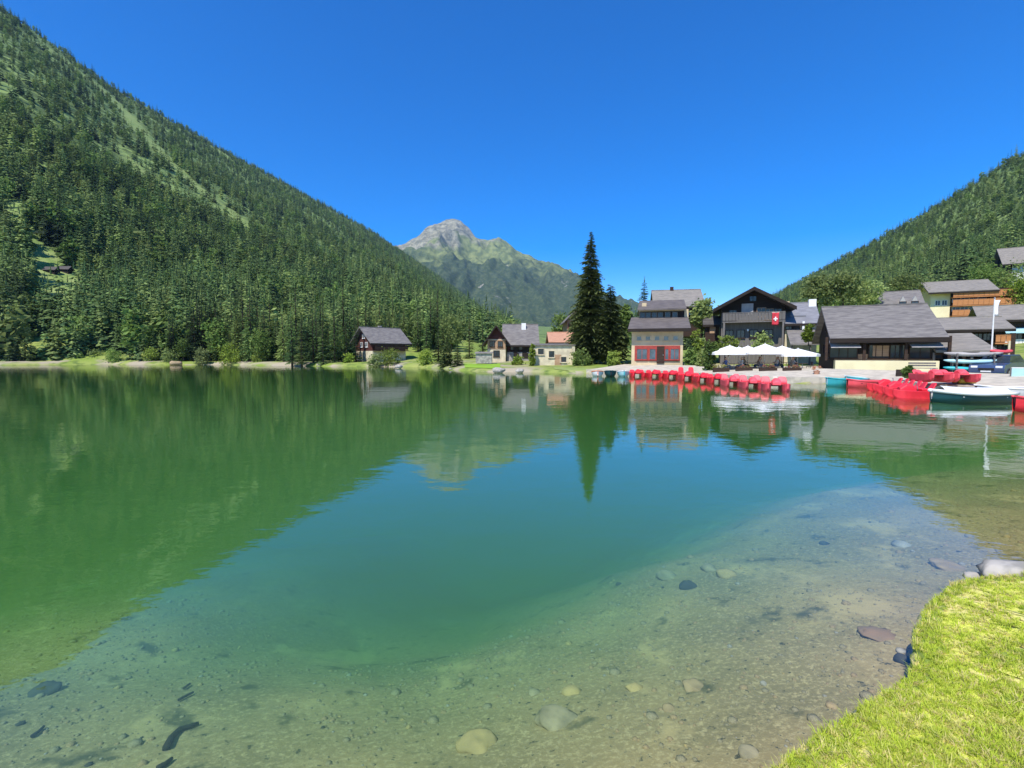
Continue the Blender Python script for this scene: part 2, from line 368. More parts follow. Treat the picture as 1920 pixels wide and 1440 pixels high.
CLEAR = [(strip([(60, 75), (100, 98), (140, 128), (185, 160), (235, 210), (255, 240), (300, 285), (345, 330), (400, 375), (455, 420), (480, 445)]), 10),
         (strip([(238, 300), (300, 345), (350, 375)]), 6), (strip([(18, 385), (32, 425)]), 6), (strip([(45, 448), (75, 478), (88, 500)]), 5),
         (strip([(85, 515), (120, 528), (140, 560), (122, 590)]), 18), (strip([(375, 492), (410, 510), (425, 525)]), 11),
         (strip([(405, 548), (450, 555), (500, 583), (545, 603)]), 18), (strip([(415, 285), (430, 300)]), 7), (strip([(60, 655), (110, 652)]), 8)]
def clear_dist(x, y):
    """distance to the nearest clearing line, in units of its half width"""
    best = np.full(x.shape, 9.0)
    for pts, w in CLEAR:
        for a, b in zip(pts[:-1], pts[1:]):
            ex, ey = b.x - a.x, b.y - a.y; L2 = ex * ex + ey * ey + 1e-6
            t = np.clip(((x - a.x) * ex + (y - a.y) * ey) / L2, 0, 1)
            best = np.minimum(best, np.hypot(x - a.x - t * ex, y - a.y - t * ey) / (w * math.hypot(a.x, a.y) / F + (2.2 if a.y < 300 else 1.5)))
    return best
o = link('lake_bed', submesh('lake_bed', reg == 0), mat_bed()); tag(o, kind='structure')
o = link('valley_ground', submesh('valley_ground', reg == 1), mat_ground()); tag(o, kind='structure')
SLOPEMAT = mat_slope('mountainside_floor', (.085, .125, .04), (.22, .30, .09))
o = link('mountainside', submesh('mountainside', reg == 2), SLOPEMAT); tag(o, kind='structure')
vv = np.array([v.co[:2] for v in o.data.vertices]); cd = clear_dist(vv[:, 0], vv[:, 1])
o.data.attributes.new('meadow', 'FLOAT', 'POINT').data.foreach_set('value', np.clip(1.7 + 1.1 * fbm(vv[:, 0] / 22, vv[:, 1] / 22, 3) - cd, 0, 1).astype(np.float32))
o = link('mountainside', submesh('mountainside', reg == 3), SLOPEMAT); tag(o, kind='structure')

# far rocky peak beyond the valley
def far_peak():
    D = 3600.0
    line = [(560, 640), (640, 560), (700, 500), (740, 472), (765, 458), (790, 446), (812, 427), (830, 420), (850, 417), (866, 419), (880, 432), (893, 448), (915, 456), (935, 449), (948, 456), (965, 470), (985, 480), (1010, 489), (1040, 496), (1060, 506), (1076, 520), (1096, 545), (1130, 564), (1190, 576), (1250, 588), (1330, 602), (1450, 625)]
    lx = np.array([(p[0] - 960) / F * D for p in line]); lz = np.array([(HORIZON - p[1]) / F * D + H for p in line])
    xs = np.linspace(lx[0], lx[-1], 420); ys = np.linspace(-2100, 1500, 170)
    X, V = np.meshgrid(xs, ys, indexing='ij')
    rz = np.interp(X, lx, lz)
    t = np.abs(V) / np.where(V < 0, 2100, 1500)
    ridge = 1 - np.abs(fbm(X / 330 + 3, V / 520 + 1, 5))
    z = rz * (1 - t ** .92) + (ridge - .8) * 300 * np.clip(t * 3.2, 0, 1) * np.clip(1.3 - t, 0, 1) + fbm(X / 60, V / 60, 4) * 26 * np.clip(t * 5 + .4, 0, 1) + (1 - np.abs(fbm(X / 95 + 8, V / 240, 4)) * 2 - .3) * 38 * np.clip(t * 8 + .25, 0, 1) * np.clip(1.2 - t, 0, 1)
    z = np.maximum(z, -6 - 60 * t)
    scale = (D + V) / D
    me = bpy.data.meshes.new('rocky_peak'); n, mm = X.shape
    i = np.arange(n * mm).reshape(n, mm)
    q = np.stack([i[:-1, :-1], i[1:, :-1], i[1:, 1:], i[:-1, 1:]], -1).reshape(-1, 4)
    me.from_pydata(np.stack([X, D + V, z], -1).reshape(-1, 3).tolist(), [], q.tolist()); me.update()
    me.polygons.foreach_set('use_smooth', [True] * len(me.polygons))
    m, nt, bs, out = nodes('alpine_rock_and_meadow')
    g = N(nt, 'NewGeometry'); sx = N(nt, 'SeparateXYZ'); nt.links.new(g.outputs[0], sx.inputs[0])
    nz = noise(nt, .006, 6, coord='Pos', rough=.6)
    hh = N(nt, 'MapRange'); hh.inputs[1].default_value = 0; hh.inputs[2].default_value = 1; hh.inputs[3].default_value = -380; hh.inputs[4].default_value = 380; nt.links.new(nz, hh.inputs[0])
    ad = N(nt, 'Math', operation='ADD'); nt.links.new(sx.outputs[2], ad.inputs[0]); nt.links.new(hh.outputs[0], ad.inputs[1])
    rock = mixc(nt, ramp(nt, noise(nt, .03, 6, coord='Pos', rough=.7), .38, .62), (.34, .325, .235), (.15, .15, .115))
    mead = mixc(nt, ramp(nt, noise(nt, .02, 5, coord='Pos'), .4, .6), (.225, .255, .10), (.125, .16, .07))
    wood = mixc(nt, ramp(nt, noise(nt, .05, 6, coord='Pos', rough=.7), .45, .60), (.045, .07, .038), (.085, .11, .055))
    wood = mixc(nt, ramp(nt, noise(nt, .012, 6, coord='Pos', rough=.75), .62, .67), wood, (.28, .27, .24))
    c = mixc(nt, ramp(nt, ad.outputs[0], 480, 640), wood, mead)
    xo = N(nt, 'Math', operation='MULTIPLY_ADD'); xo.inputs[1].default_value = -.55; nt.links.new(sx.outputs[0], xo.inputs[0]); nt.links.new(ad.outputs[0], xo.inputs[2])
    c = mixc(nt, ramp(nt, xo.outputs[0], 850, 1030), c, rock)
    nt.links.new(c, bs.inputs['Base Color']); bs.inputs['Roughness'].default_value = .95; bs.inputs['Specular IOR Level'].default_value = .1
    bump(nt, bs, noise(nt, .03, 7, coord='Pos', rough=.7), 1.0, 14)
    o = link('rocky_peak', me, m); tag(o, kind='structure')
far_peak()

# ------------------------------------------------------------------ the water: a closed body with a clear surface and a green volume
def water():
    c = LK.mean(0); mb = MB()
    a = LK; prv = np.roll(a, 1, 0); nx = np.roll(a, -1, 0); t = nx - prv; t /= np.linalg.norm(t, axis=1)[:, None]
    area = np.sum(a[:, 0] * nx[:, 1] - nx[:, 0] * a[:, 1])
    nrm = np.stack([t[:, 1], -t[:, 0]], -1) * (1 if area > 0 else -1)
    rr = np.hypot(a[:, 0], a[:, 1]); off = np.clip(rr * .04, .12, 2.0)
    poly = a + nrm * off[:, None]
    if area < 0: poly = poly[::-1]
    mb.prism([tuple(p) for p in poly], -9.0, 0.0)
    m = bpy.data.materials.new('lake_water'); m.use_nodes = True; nt = m.node_tree; nt.nodes.clear()
    out = N(nt, 'OutputMaterial')
    tr = N(nt, 'BsdfTransparent'); gl = N(nt, 'BsdfGlossy'); gl.inputs['Roughness'].default_value = .012
    fr = N(nt, 'Fresnel'); fr.inputs[0].default_value = 1.36
    pw_ = N(nt, 'Math', operation='POWER'); pw_.inputs[1].default_value = .55; nt.links.new(fr.outputs[0], pw_.inputs[0])
    pc_ = N(nt, 'Math', operation='MULTIPLY_ADD', use_clamp=True); pc_.inputs[1].default_value = 1.16; pc_.inputs[2].default_value = -.12; nt.links.new(pw_.outputs[0], pc_.inputs[0])
    n1 = noise(nt, 1.3, 4, (.8, 1.25, 1), 'Pos', .55); n2 = noise(nt, .16, 2, (1, 1.6, 1), 'Pos')
    ad = N(nt, 'Math', operation='MULTIPLY_ADD'); ad.inputs[1].default_value = 2.2; nt.links.new(n2, ad.inputs[0]); nt.links.new(n1, ad.inputs[2])
    b = N(nt, 'Bump'); b.inputs['Strength'].default_value = 1; b.inputs['Distance'].default_value = .0065; nt.links.new(ad.outputs[0], b.inputs['Height'])
    nt.links.new(b.outputs[0], gl.inputs['Normal']); nt.links.new(b.outputs[0], fr.inputs['Normal'])
    ms = N(nt, 'MixShader'); nt.links.new(pc_.outputs[0], ms.inputs[0]); nt.links.new(tr.outputs[0], ms.inputs[1]); nt.links.new(gl.outputs[0], ms.inputs[2])
    nt.links.new(ms.outputs[0], out.inputs['Surface'])
    sc = N(nt, 'VolumeScatter'); sc.inputs['Color'].default_value = (.36, .48, .24, 1); sc.inputs['Density'].default_value = .18
    ab = N(nt, 'VolumeAbsorption'); ab.inputs['Color'].default_value = (.25, .80, .45, 1); ab.inputs['Density'].default_value = .42
    av = N(nt, 'AddShader'); nt.links.new(sc.outputs[0], av.inputs[0]); nt.links.new(ab.outputs[0], av.inputs[1])
    nt.links.new(av.outputs[0], out.inputs['Volume'])
    o = mb.build('lake_water', m); tag(o, kind='structure')
water()

# ------------------------------------------------------------------ haze: even clear mountain air
def haze():
    mb = MB().box(-4200, 4200, -2900, 6400, -75, 1250)
    m = bpy.data.materials.new('mountain_air'); m.use_nodes = True; nt = m.node_tree; nt.nodes.clear()
    out = N(nt, 'OutputMaterial'); v = N(nt, 'VolumePrincipled')
    v.inputs['Color'].default_value = (.38, .62, 1, 1); v.inputs['Density'].default_value = 5.5e-5; v.inputs['Anisotropy'].default_value = .2
    nt.links.new(v.outputs[0], out.inputs['Volume'])
    o = mb.build('haze', m); tag(o, 'thin blue mountain air filling the valley', kind='stuff')
haze()

# ------------------------------------------------------------------ trees
def conifer_crown(seed, Ht, Rd, tiers, per, twigs=0, bare=.06, pw=.85):
    rn = random.Random(seed); mb = MB()
    for i in range(tiers):
        t = (i + rn.uniform(-.3, .3)) / (tiers - 1); t = min(max(t, 0), .985)
        z = Ht * (bare + (1 - bare) * t); L0 = Rd * ((1 - t) ** pw) * (1 if t > .12 else .75 + 2 * t) + .012 * Ht
        n = max(4, int(per * (1 - .45 * t)))
        a0 = rn.uniform(0, 6.28)
        for k in range(n):
            a = a0 + 6.283 * (k + rn.uniform(-.35, .35)) / n; L = L0 * rn.uniform(.6, 1.18)
            dx, dy = math.cos(a), math.sin(a); sx, sy = -dy, dx
            dr = L * rn.uniform(.22, .5) * (1 - .6 * t); up = L * .08; zj = z + rn.uniform(-.6, .6) * Ht / tiers; L *= rn.choice((1, 1, 1, .8, .55))
            def pt(s, off, dz=0): return (dx * L * s + sx * off, dy * L * s + sy * off, zj + up * math.sin(s * 3.1) - dr * s * s + dz)
            if not twigs:
                w = L * rn.uniform(.28, .42)
                mb.add([pt(.04, 0), pt(.58, w, -w * .45), pt(1, 0), pt(.58, -w, -w * .45), pt(.55, 0, w * .15)], [(0, 4, 1), (1, 4, 2), (0, 3, 4), (4, 3, 2)])
            else:
                for q in range(twigs):
                    s = (q + 1) / (twigs + .4); tl = L * .42 * (1.15 - s) * rn.uniform(.7, 1.3) + L * .05
                    for sg in (-1, 1):
                        fw = tl * .75; b = pt(s * .92, 0)
                        hang = -tl * rn.uniform(.15, .6)
                        tip = (b[0] + dx * fw + sx * tl * sg, b[1] + dy * fw + sy * tl * sg, b[2] + hang)
                        w = tl * .26
                        m1 = (b[0] + dx * (fw * .5 - w) + sx * tl * .5 * sg, b[1] + dy * (fw * .5 - w) + sy * tl * .5 * sg, b[2] + hang * .45)
                        m2 = (b[0] + dx * (fw * .5 + w) + sx * tl * .5 * sg, b[1] + dy * (fw * .5 + w) + sy * tl * .5 * sg, b[2] + hang * .35)
                        mb.add([b, m1, tip, m2], [(0, 1, 2), (0, 2, 3)])
                w = L * .07
                mb.add([pt(.2, w), pt(1.02, 0), pt(.2, -w)], [(0, 1, 2)])
    mb.tube([(0, 0, Ht * .86), (0, 0, Ht * 1.01)], [.012 * Ht, .001], 4)
    return mb
def conifer_trunk(Ht, r): return MB().tube([(0, 0, -.6), (0, 0, .4), (0, 0, Ht * .5), (0, 0, Ht * .93)], [r * 1.35, r, r * .6, r * .1], 7)
def leaf_crown(seed, lobes, n, leaf):
    """lobes: (x,y,z,rx,ry,rz); leaf-sized faces spread through their volume in clumps"""
    rn = random.Random(seed); mb = MB(); wt = [l[3] * l[4] * l[5] for l in lobes]
    cl = []
    for _ in range(max(12, n // 22)):
        l = rn.choices(lobes, wt)[0]
        v = Vector((rn.gauss(0, 1), rn.gauss(0, 1), rn.gauss(0, 1))).normalized() * rn.uniform(.45, 1.0) ** .5
        cl.append((l[0] + v.x * l[3], l[1] + v.y * l[4], l[2] + v.z * l[5], min(l[3:6]) * rn.uniform(.16, .34)))
    for _ in range(n):
        c = rn.choice(cl); s = leaf * rn.uniform(.6, 1.4)
        p = Vector((c[0] + rn.gauss(0, c[3]), c[1] + rn.gauss(0, c[3]), c[2] + rn.gauss(0, c[3] * .8)))
        u = Vector((rn.gauss(0, 1), rn.gauss(0, 1), rn.gauss(0, .6))).normalized()
        w = u.cross(Vector((rn.gauss(0, 1), rn.gauss(0, 1), rn.gauss(0, 1)))).normalized()
        mb.add([p - u * s, p + w * s * .55, p + u * s, p - w * s * .55], [(0, 1, 2, 3)])
    return mb
def broad_trunk(Ht, r, seed=0):
    rn = random.Random(seed); mb = MB().tube([(0, 0, -.5), (0, 0, Ht * .3), (.1, 0, Ht * .75)], [r, r * .8, r * .3], 7)
    for k in range(4):
        a = rn.uniform(0, 6.28); mb.tube([(0, 0, Ht * (.28 + .08 * k)), (math.cos(a) * Ht * .2, math.sin(a) * Ht * .2, Ht * (.55 + .08 * k))], [r * .45, r * .1], 5)
    return mb

# clearings on the left slope: avalanche strips and meadows, as lines on the hillside
def clear_mask(x, y): return clear_dist(x, y) > 1 + 1.1 * fbm(x / 22, y / 22, 3)
rs = np.random.RandomState(11)
def scatter(n, az0, az1, r1):
    az = np.radians(rs.uniform(az0, az1, n)); r = np.sqrt(rs.uniform(55 ** 2, r1 ** 2, n))
    return r * np.sin(az), r * np.cos(az), r, np.degrees(az)
def forest_points():
    xs, ys = [], []
    for n, a0, a1, r1 in ((15000, -66, 0, 420), (52000, -66, 1, 1850), (7000, -62, -27, 200), (10000, 14, 64, 420), (32000, 6, 64, 1150)):
        x, y, r, az = scatter(n, a0, a1, r1)
        rr = np.interp(az, S_AZ, S_RR); k = r < rr * 1.03
        if a0 < 0 and r1 > 500: k &= r > 400
        if a0 > 0 and r1 > 500: k &= r > 400
        xs.append(x[k]); ys.append(y[k])
    x = np.concatenate(xs); y = np.concatenate(ys); r = np.hypot(x, y); az = np.degrees(np.arctan2(x, y)); px = 960 + F * x / y
    sd = lake_sd(x, y)
    k = sd > 2.6
    k &= ~((px > 850) & (px < 2300) & (r < 165))                   # the village keeps its own trees
    k &= ~((px > 660) & (px < 860) & (y < 104) & (sd < 26))         # garden of the red chalet
    k &= ~((px > 1690) & (r < 175))
    k &= ~((px > 1840) & (px < 2020) & (y > 90) & (y < 162))
    k &= clear_mask(x, y)
    k &= ~((px < 520) & (sd < 6) & (fbm(x / 9, y / 9, 2) > .05))
    dens = fbm(x / 45 + 3, y / 45, 3); k &= rs.rand(len(x)) < np.where((dens < -.22) & (az < 0), .35, 1.0)
    return x[k], y[k], r[k], px[k], sd[k]
fx, fy, fr_, fpx, fsd = forest_points()
fz = ground(fx, fy)
fs = np.exp(rs.normal(-.30, .26, len(fx))).clip(.36, 1.2) * np.where(fr_ < 200, .86, 1.0) * np.clip(1.1 - fz / 1400, .6, 1) * np.where((fpx > 1000) & (fr_ > 350), .75, 1)
fkind = rs.randint(0, 6, len(fx)); frot = rs.uniform(0, 6.28, len(fx))
print('forest trees', len(fx))
# prototypes (not linked to the scene): far, low-detail trees for the forest mass
proto = bpy.data.collections.new('forest_tree_kinds')
for i, (hh, rr_) in enumerate(((15, 3.0), (16.5, 2.6), (12.5, 3.1), (17, 3.4))):
    mb = conifer_crown(40 + i, hh, rr_, 12, 8); me = mb.mesh('far_conifer'); me.materials.append(SPRUCE)
    proto.objects.link(bpy.data.objects.new('a%d_far_conifer' % i, me))
for i in range(2):
    mb = leaf_crown(60 + i, [(0, 0, 6.2, 2.6, 2.6, 4.4), (.8, .5, 4.5, 2.4, 2.2, 3)], 260, .75); me = mb.mesh('far_broadleaf'); me.materials.append(BROAD)
    proto.objects.link(bpy.data.objects.new('b%d_far_broadleaf' % i, me))
fkind = np.where((fkind >= 4) & (rs.rand(len(fx)) < .4), rs.randint(0, 4, len(fx)), fkind)
def gn_scatter(name, pts, rot, scl, kind, coll, label):
    me = bpy.data.meshes.new(name); me.from_pydata([tuple(p) for p in pts], [], []); me.update()
    for an, ty, vals in (('rz', 'FLOAT', rot), ('sc', 'FLOAT', scl), ('ki', 'INT', kind)):
        at = me.attributes.new(an, ty, 'POINT'); at.data.foreach_set('value', np.asarray(vals).astype(np.int32 if ty == 'INT' else np.float32))
    o = link(name, me); tag(o, label, kind='stuff')
    ng = bpy.data.node_groups.new(name, 'GeometryNodeTree')
    ng.interface.new_socket('Geometry', in_out='INPUT', socket_type='NodeSocketGeometry'); ng.interface.new_socket('Geometry', in_out='OUTPUT', socket_type='NodeSocketGeometry')
    gi = ng.nodes.new('NodeGroupInput'); go = ng.nodes.new('NodeGroupOutput'); ip = ng.nodes.new('GeometryNodeInstanceOnPoints')
    ci = ng.nodes.new('GeometryNodeCollectionInfo'); ci.inputs[0].default_value = coll; ci.inputs[1].default_value = True; ci.inputs[2].default_value = True
    def attr(nm, ty):
        n = ng.nodes.new('GeometryNodeInputNamedAttribute'); n.data_type = ty; n.inputs[0].default_value = nm; return n.outputs[0]
    cx = ng.nodes.new('ShaderNodeCombineXYZ')
    L = ng.links.new
    L(gi.outputs[0], ip.inputs['Points']); L(ci.outputs[0], ip.inputs['Instance']); ip.inputs['Pick Instance'].default_value = True
    L(attr('ki', 'INT'), ip.inputs['Instance Index']); L(attr('rz', 'FLOAT'), cx.inputs[2])
    er = ng.nodes.new('FunctionNodeEulerToRotation'); L(cx.outputs[0], er.inputs[0]); L(er.outputs[0], ip.inputs['Rotation'])
    L(attr('sc', 'FLOAT'), ip.inputs['Scale']); L(ip.outputs[0], go.inputs[0])
    md = o.modifiers.new('scatter', 'NODES'); md.node_group = ng; return o
order = np.argsort(fr_)
infr = [i for i in order if -60 < fpx[i] < 1980]
NL = 280
near = set(infr[:NL])
rest = np.array([i for i in range(len(fx)) if i not in near])
for nm, sel, lab in (('forest', rest[fpx[rest] < 1000], 'dense conifer forest covering the left mountainside above the lake'),
                     ('forest', rest[fpx[rest] >= 1000], 'mixed green forest covering the right mountainside above the village')):
    gn_scatter(nm, np.stack([fx[sel], fy[sel], fz[sel] - .3], -1), frot[sel], fs[sel], fkind[sel], proto, lab)
# nearer forest trees, one by one
near_c = [(conifer_crown(80 + i, h_, r_, 24, 10, 3).mesh('crown'), conifer_trunk(h_, .2).mesh('trunk')) for i, (h_, r_) in enumerate(((15, 2.7), (16.5, 2.4), (12.5, 2.8), (17, 3.1)))]
for c, t in near_c: c.materials.append(SPRUCE); t.materials.append(BARK)
near_b = [(leaf_crown(90 + i, [(0, 0, 5.8, 2.4, 2.4, 3.8), (.8, .5, 4.2, 2.2, 2.0, 2.6)], 1500, .30).mesh('crown'), broad_trunk(8, .18, i).mesh('trunk')) for i in range(2)]
for c, t in near_b: c.materials.append(BROAD); t.materials.append(BARK)
ZONES = ((80, 'at the left picture edge'), (200, 'above the far left beach'), (330, 'above the right half of the far beach'), (420, 'behind the willow bush'), (500, 'around the black hut'), (570, 'left of the dark waterside clump'),
         (640, 'above the white boulder'), (700, 'just left of the red-brown chalet'), (775, 'straight behind the red-brown chalet'), (850, 'right of the red-brown chalet'), (960, 'behind the timber house'), (9999, 'above the village'))
def zone(px):
    k = next(i for i, z in enumerate(ZONES) if px < z[0]); lo = ZONES[k - 1][0] if k else -60; u = (px - lo) / (min(ZONES[k][0], 1980) - lo)
    return ZONES[k][1] + (', left part' if u < .34 else ', middle part' if u < .67 else ', right part')
def row_of(sd): return 'at the waterline' if sd < 6 else 'in the front row' if sd < 14 else 'in the second row' if sd < 26 else 'farther back'
def size_of(sc): return 'tiny' if sc < .58 else 'short' if sc < .72 else 'middling' if sc < .9 else 'tall'
for i in infr[:NL]:
    k = int(fkind[i]); conif = k < 4
    c, t = near_c[k] if conif else near_b[k - 4]
    z = row_of(fsd[i]) + ' ' + zone(fpx[i]); zs = size_of(fs[i]) + ' '; nm = 'spruce' if conif else 'broadleaf'
    e = empty(nm + '_tree', (fx[i], fy[i], fz[i] - .1), frot[i], label=zs + ('green spruce ' if conif else 'leafy tree ') + z, cat='tree', group=zs + nm + ' trees ' + z)
    e.scale = (fs[i],) * 3
    link('crown', c, None, e); link('trunk', t, None, e)

def single_conifer(name, label, px, py_top, py_base, Y, Rd, tiers, per, twigs, mat, seed, bare=.04, pw=.85):
    b = P(px, py_base, Y); top = P(px, py_top, Y); h_ = top.z - b.z
    e = empty(name, b, label=label, cat='tree')
    conifer_crown(seed, h_, Rd, tiers, per, twigs, bare, pw).build('crown', mat, e); conifer_trunk(h_, h_ * .017).build('trunk', BARK, e); return e
def single_broad(name, label, px, py_top, py_base, Y, wpx, mat, seed, n=2600, leaf=.16, trunk=True, cat='tree', squash=1.0):
    b = P(px, py_base, Y); h_ = P(px, py_top, Y).z - b.z; w = wpx * Y / F / 2
    e = empty(name, b, label=label, cat=cat)
    rn = random.Random(seed); bu = cat == 'bush'; lob = [(0, 0, h_ * (.42 if bu else .58), w * .8, w * .8, h_ * (.5 if bu else .40))]
    for k in range(5): lob.append((rn.uniform(-.45, .45) * w, rn.uniform(-.45, .45) * w, h_ * (rn.uniform(.15, .6) if bu else rn.uniform(.3, .72)), w * rn.uniform(.4, .6), w * rn.uniform(.4, .6), h_ * rn.uniform(.16, .26)))
    if bu: lob.append((0, 0, h_ * .2, w * .75, w * .75, h_ * .22))
    leaf_crown(seed, lob, n, leaf).build('crown', mat, e); broad_trunk(h_ * (.55 if bu else 1), max(.05, h_ * .02), seed).build('trunk', BARK, e); return e

single_conifer('spruce_tree', 'tall dark spruce towering over the shore left of the cafe', 1106, 434, 678, 68, 4.1, 52, 17, 7, DARKSP, 1, .04, .84)
single_conifer('spruce_tree', 'shorter dark spruce tucked against the right side of the tallest spruce', 1143, 534, 678, 67, 3.0, 38, 16, 7, DARKSP, 2, .04, .5)
single_conifer('spruce_tree', 'small pointed spruce showing above the cafe roof', 1207, 518, 600, 84, 1.9, 26, 11, 5, SPRUCE, 3)
single_conifer('spruce_tree', 'dark low spruce at the water left of the lawn', 838, 632, 690, 74, 2.0, 22, 11, 5, DARKSP, 4)
single_conifer('spruce_tree', 'dark spruce standing at the waterline beside the lawn edge', 858, 640, 694, 70, 1.5, 22, 11, 5, DARKSP, 5)
for k, (px, yt, Y, sd_) in enumerate(((548, 578, 88, 11), (566, 590, 87, 12), (588, 570, 90, 13), (606, 586, 88, 14), (628, 577, 89, 15), (650, 590, 90, 16), (668, 596, 90, 17), (800, 590, 88, 18), (822, 600, 84, 19), (880, 588, 90, 20), (905, 596, 92, 21))):
    where = ['at the left end of the dark waterside clump', 'second in the waterside clump, from its left end', 'tallest in the waterside clump left of the red-brown chalet', 'in the waterside clump right above the white boulder',
             'in the waterside clump, just right of the white boulder', 'near the right end of the waterside clump', 'at the right end of the waterside clump, beside the red-brown chalet', 'a little right of the red-brown chalet roof',
             'close behind the dark low spruces at the water', 'rising left of the meadow patch behind the timber house', 'closest to the timber house on its left'][k]
    single_conifer('spruce_tree', 'olive green spruce ' + where, px, yt, 684, Y, 1.6, 22, 10, 4, SPRUCE, sd_)

# ------------------------------------------------------------------ promenade and terrace ground along the village shore
def offset_line(pts, d):
    a = np.array(pts); t = np.gradient(a, axis=0); t /= np.linalg.norm(t, axis=1)[:, None]
    n = np.stack([-t[:, 1], t[:, 0]], -1); return [tuple(p) for p in a + n * d]
VIL = VILLAGE
PAVE = M('pale_gravel_paving', (.54, .48, .38), (.42, .375, .30), 1.5, .9, .1)
QUAY = M('quay_stone', (.50, .45, .36), (.34, .31, .25), 2.0, .9, .2)
def promenade():
    inner = offset_line(VIL, -.05); outer = offset_line(smooth_line(VIL, len(VIL), 160), 7.5)
    mb = MB(); n = len(inner)
    for a, z in ((inner, -1.2), (inner, .40), (outer, .95)): mb.v += [(p[0], p[1], z) for p in a]
    for i in range(n - 1): mb.f.append((n + i, n + i + 1, 2 * n + i + 1, 2 * n + i))
    tag(mb.build('promenade', PAVE), kind='structure')
    rim = offset_line(VIL, .35); mb = MB(); out2 = offset_line(VIL, -.12)
    for a, z in ((out2, -1.2), (out2, .46), (rim, .46), (rim, -.2)): mb.v += [(p[0], p[1], z) for p in a]
    for k in range(3):
        for i in range(n - 1): mb.f.append((k * n + i, k * n + i + 1, (k + 1) * n + i + 1, (k + 1) * n + i))
    tag(mb.build('quay_kerb', QUAY), kind='structure')
promenade()

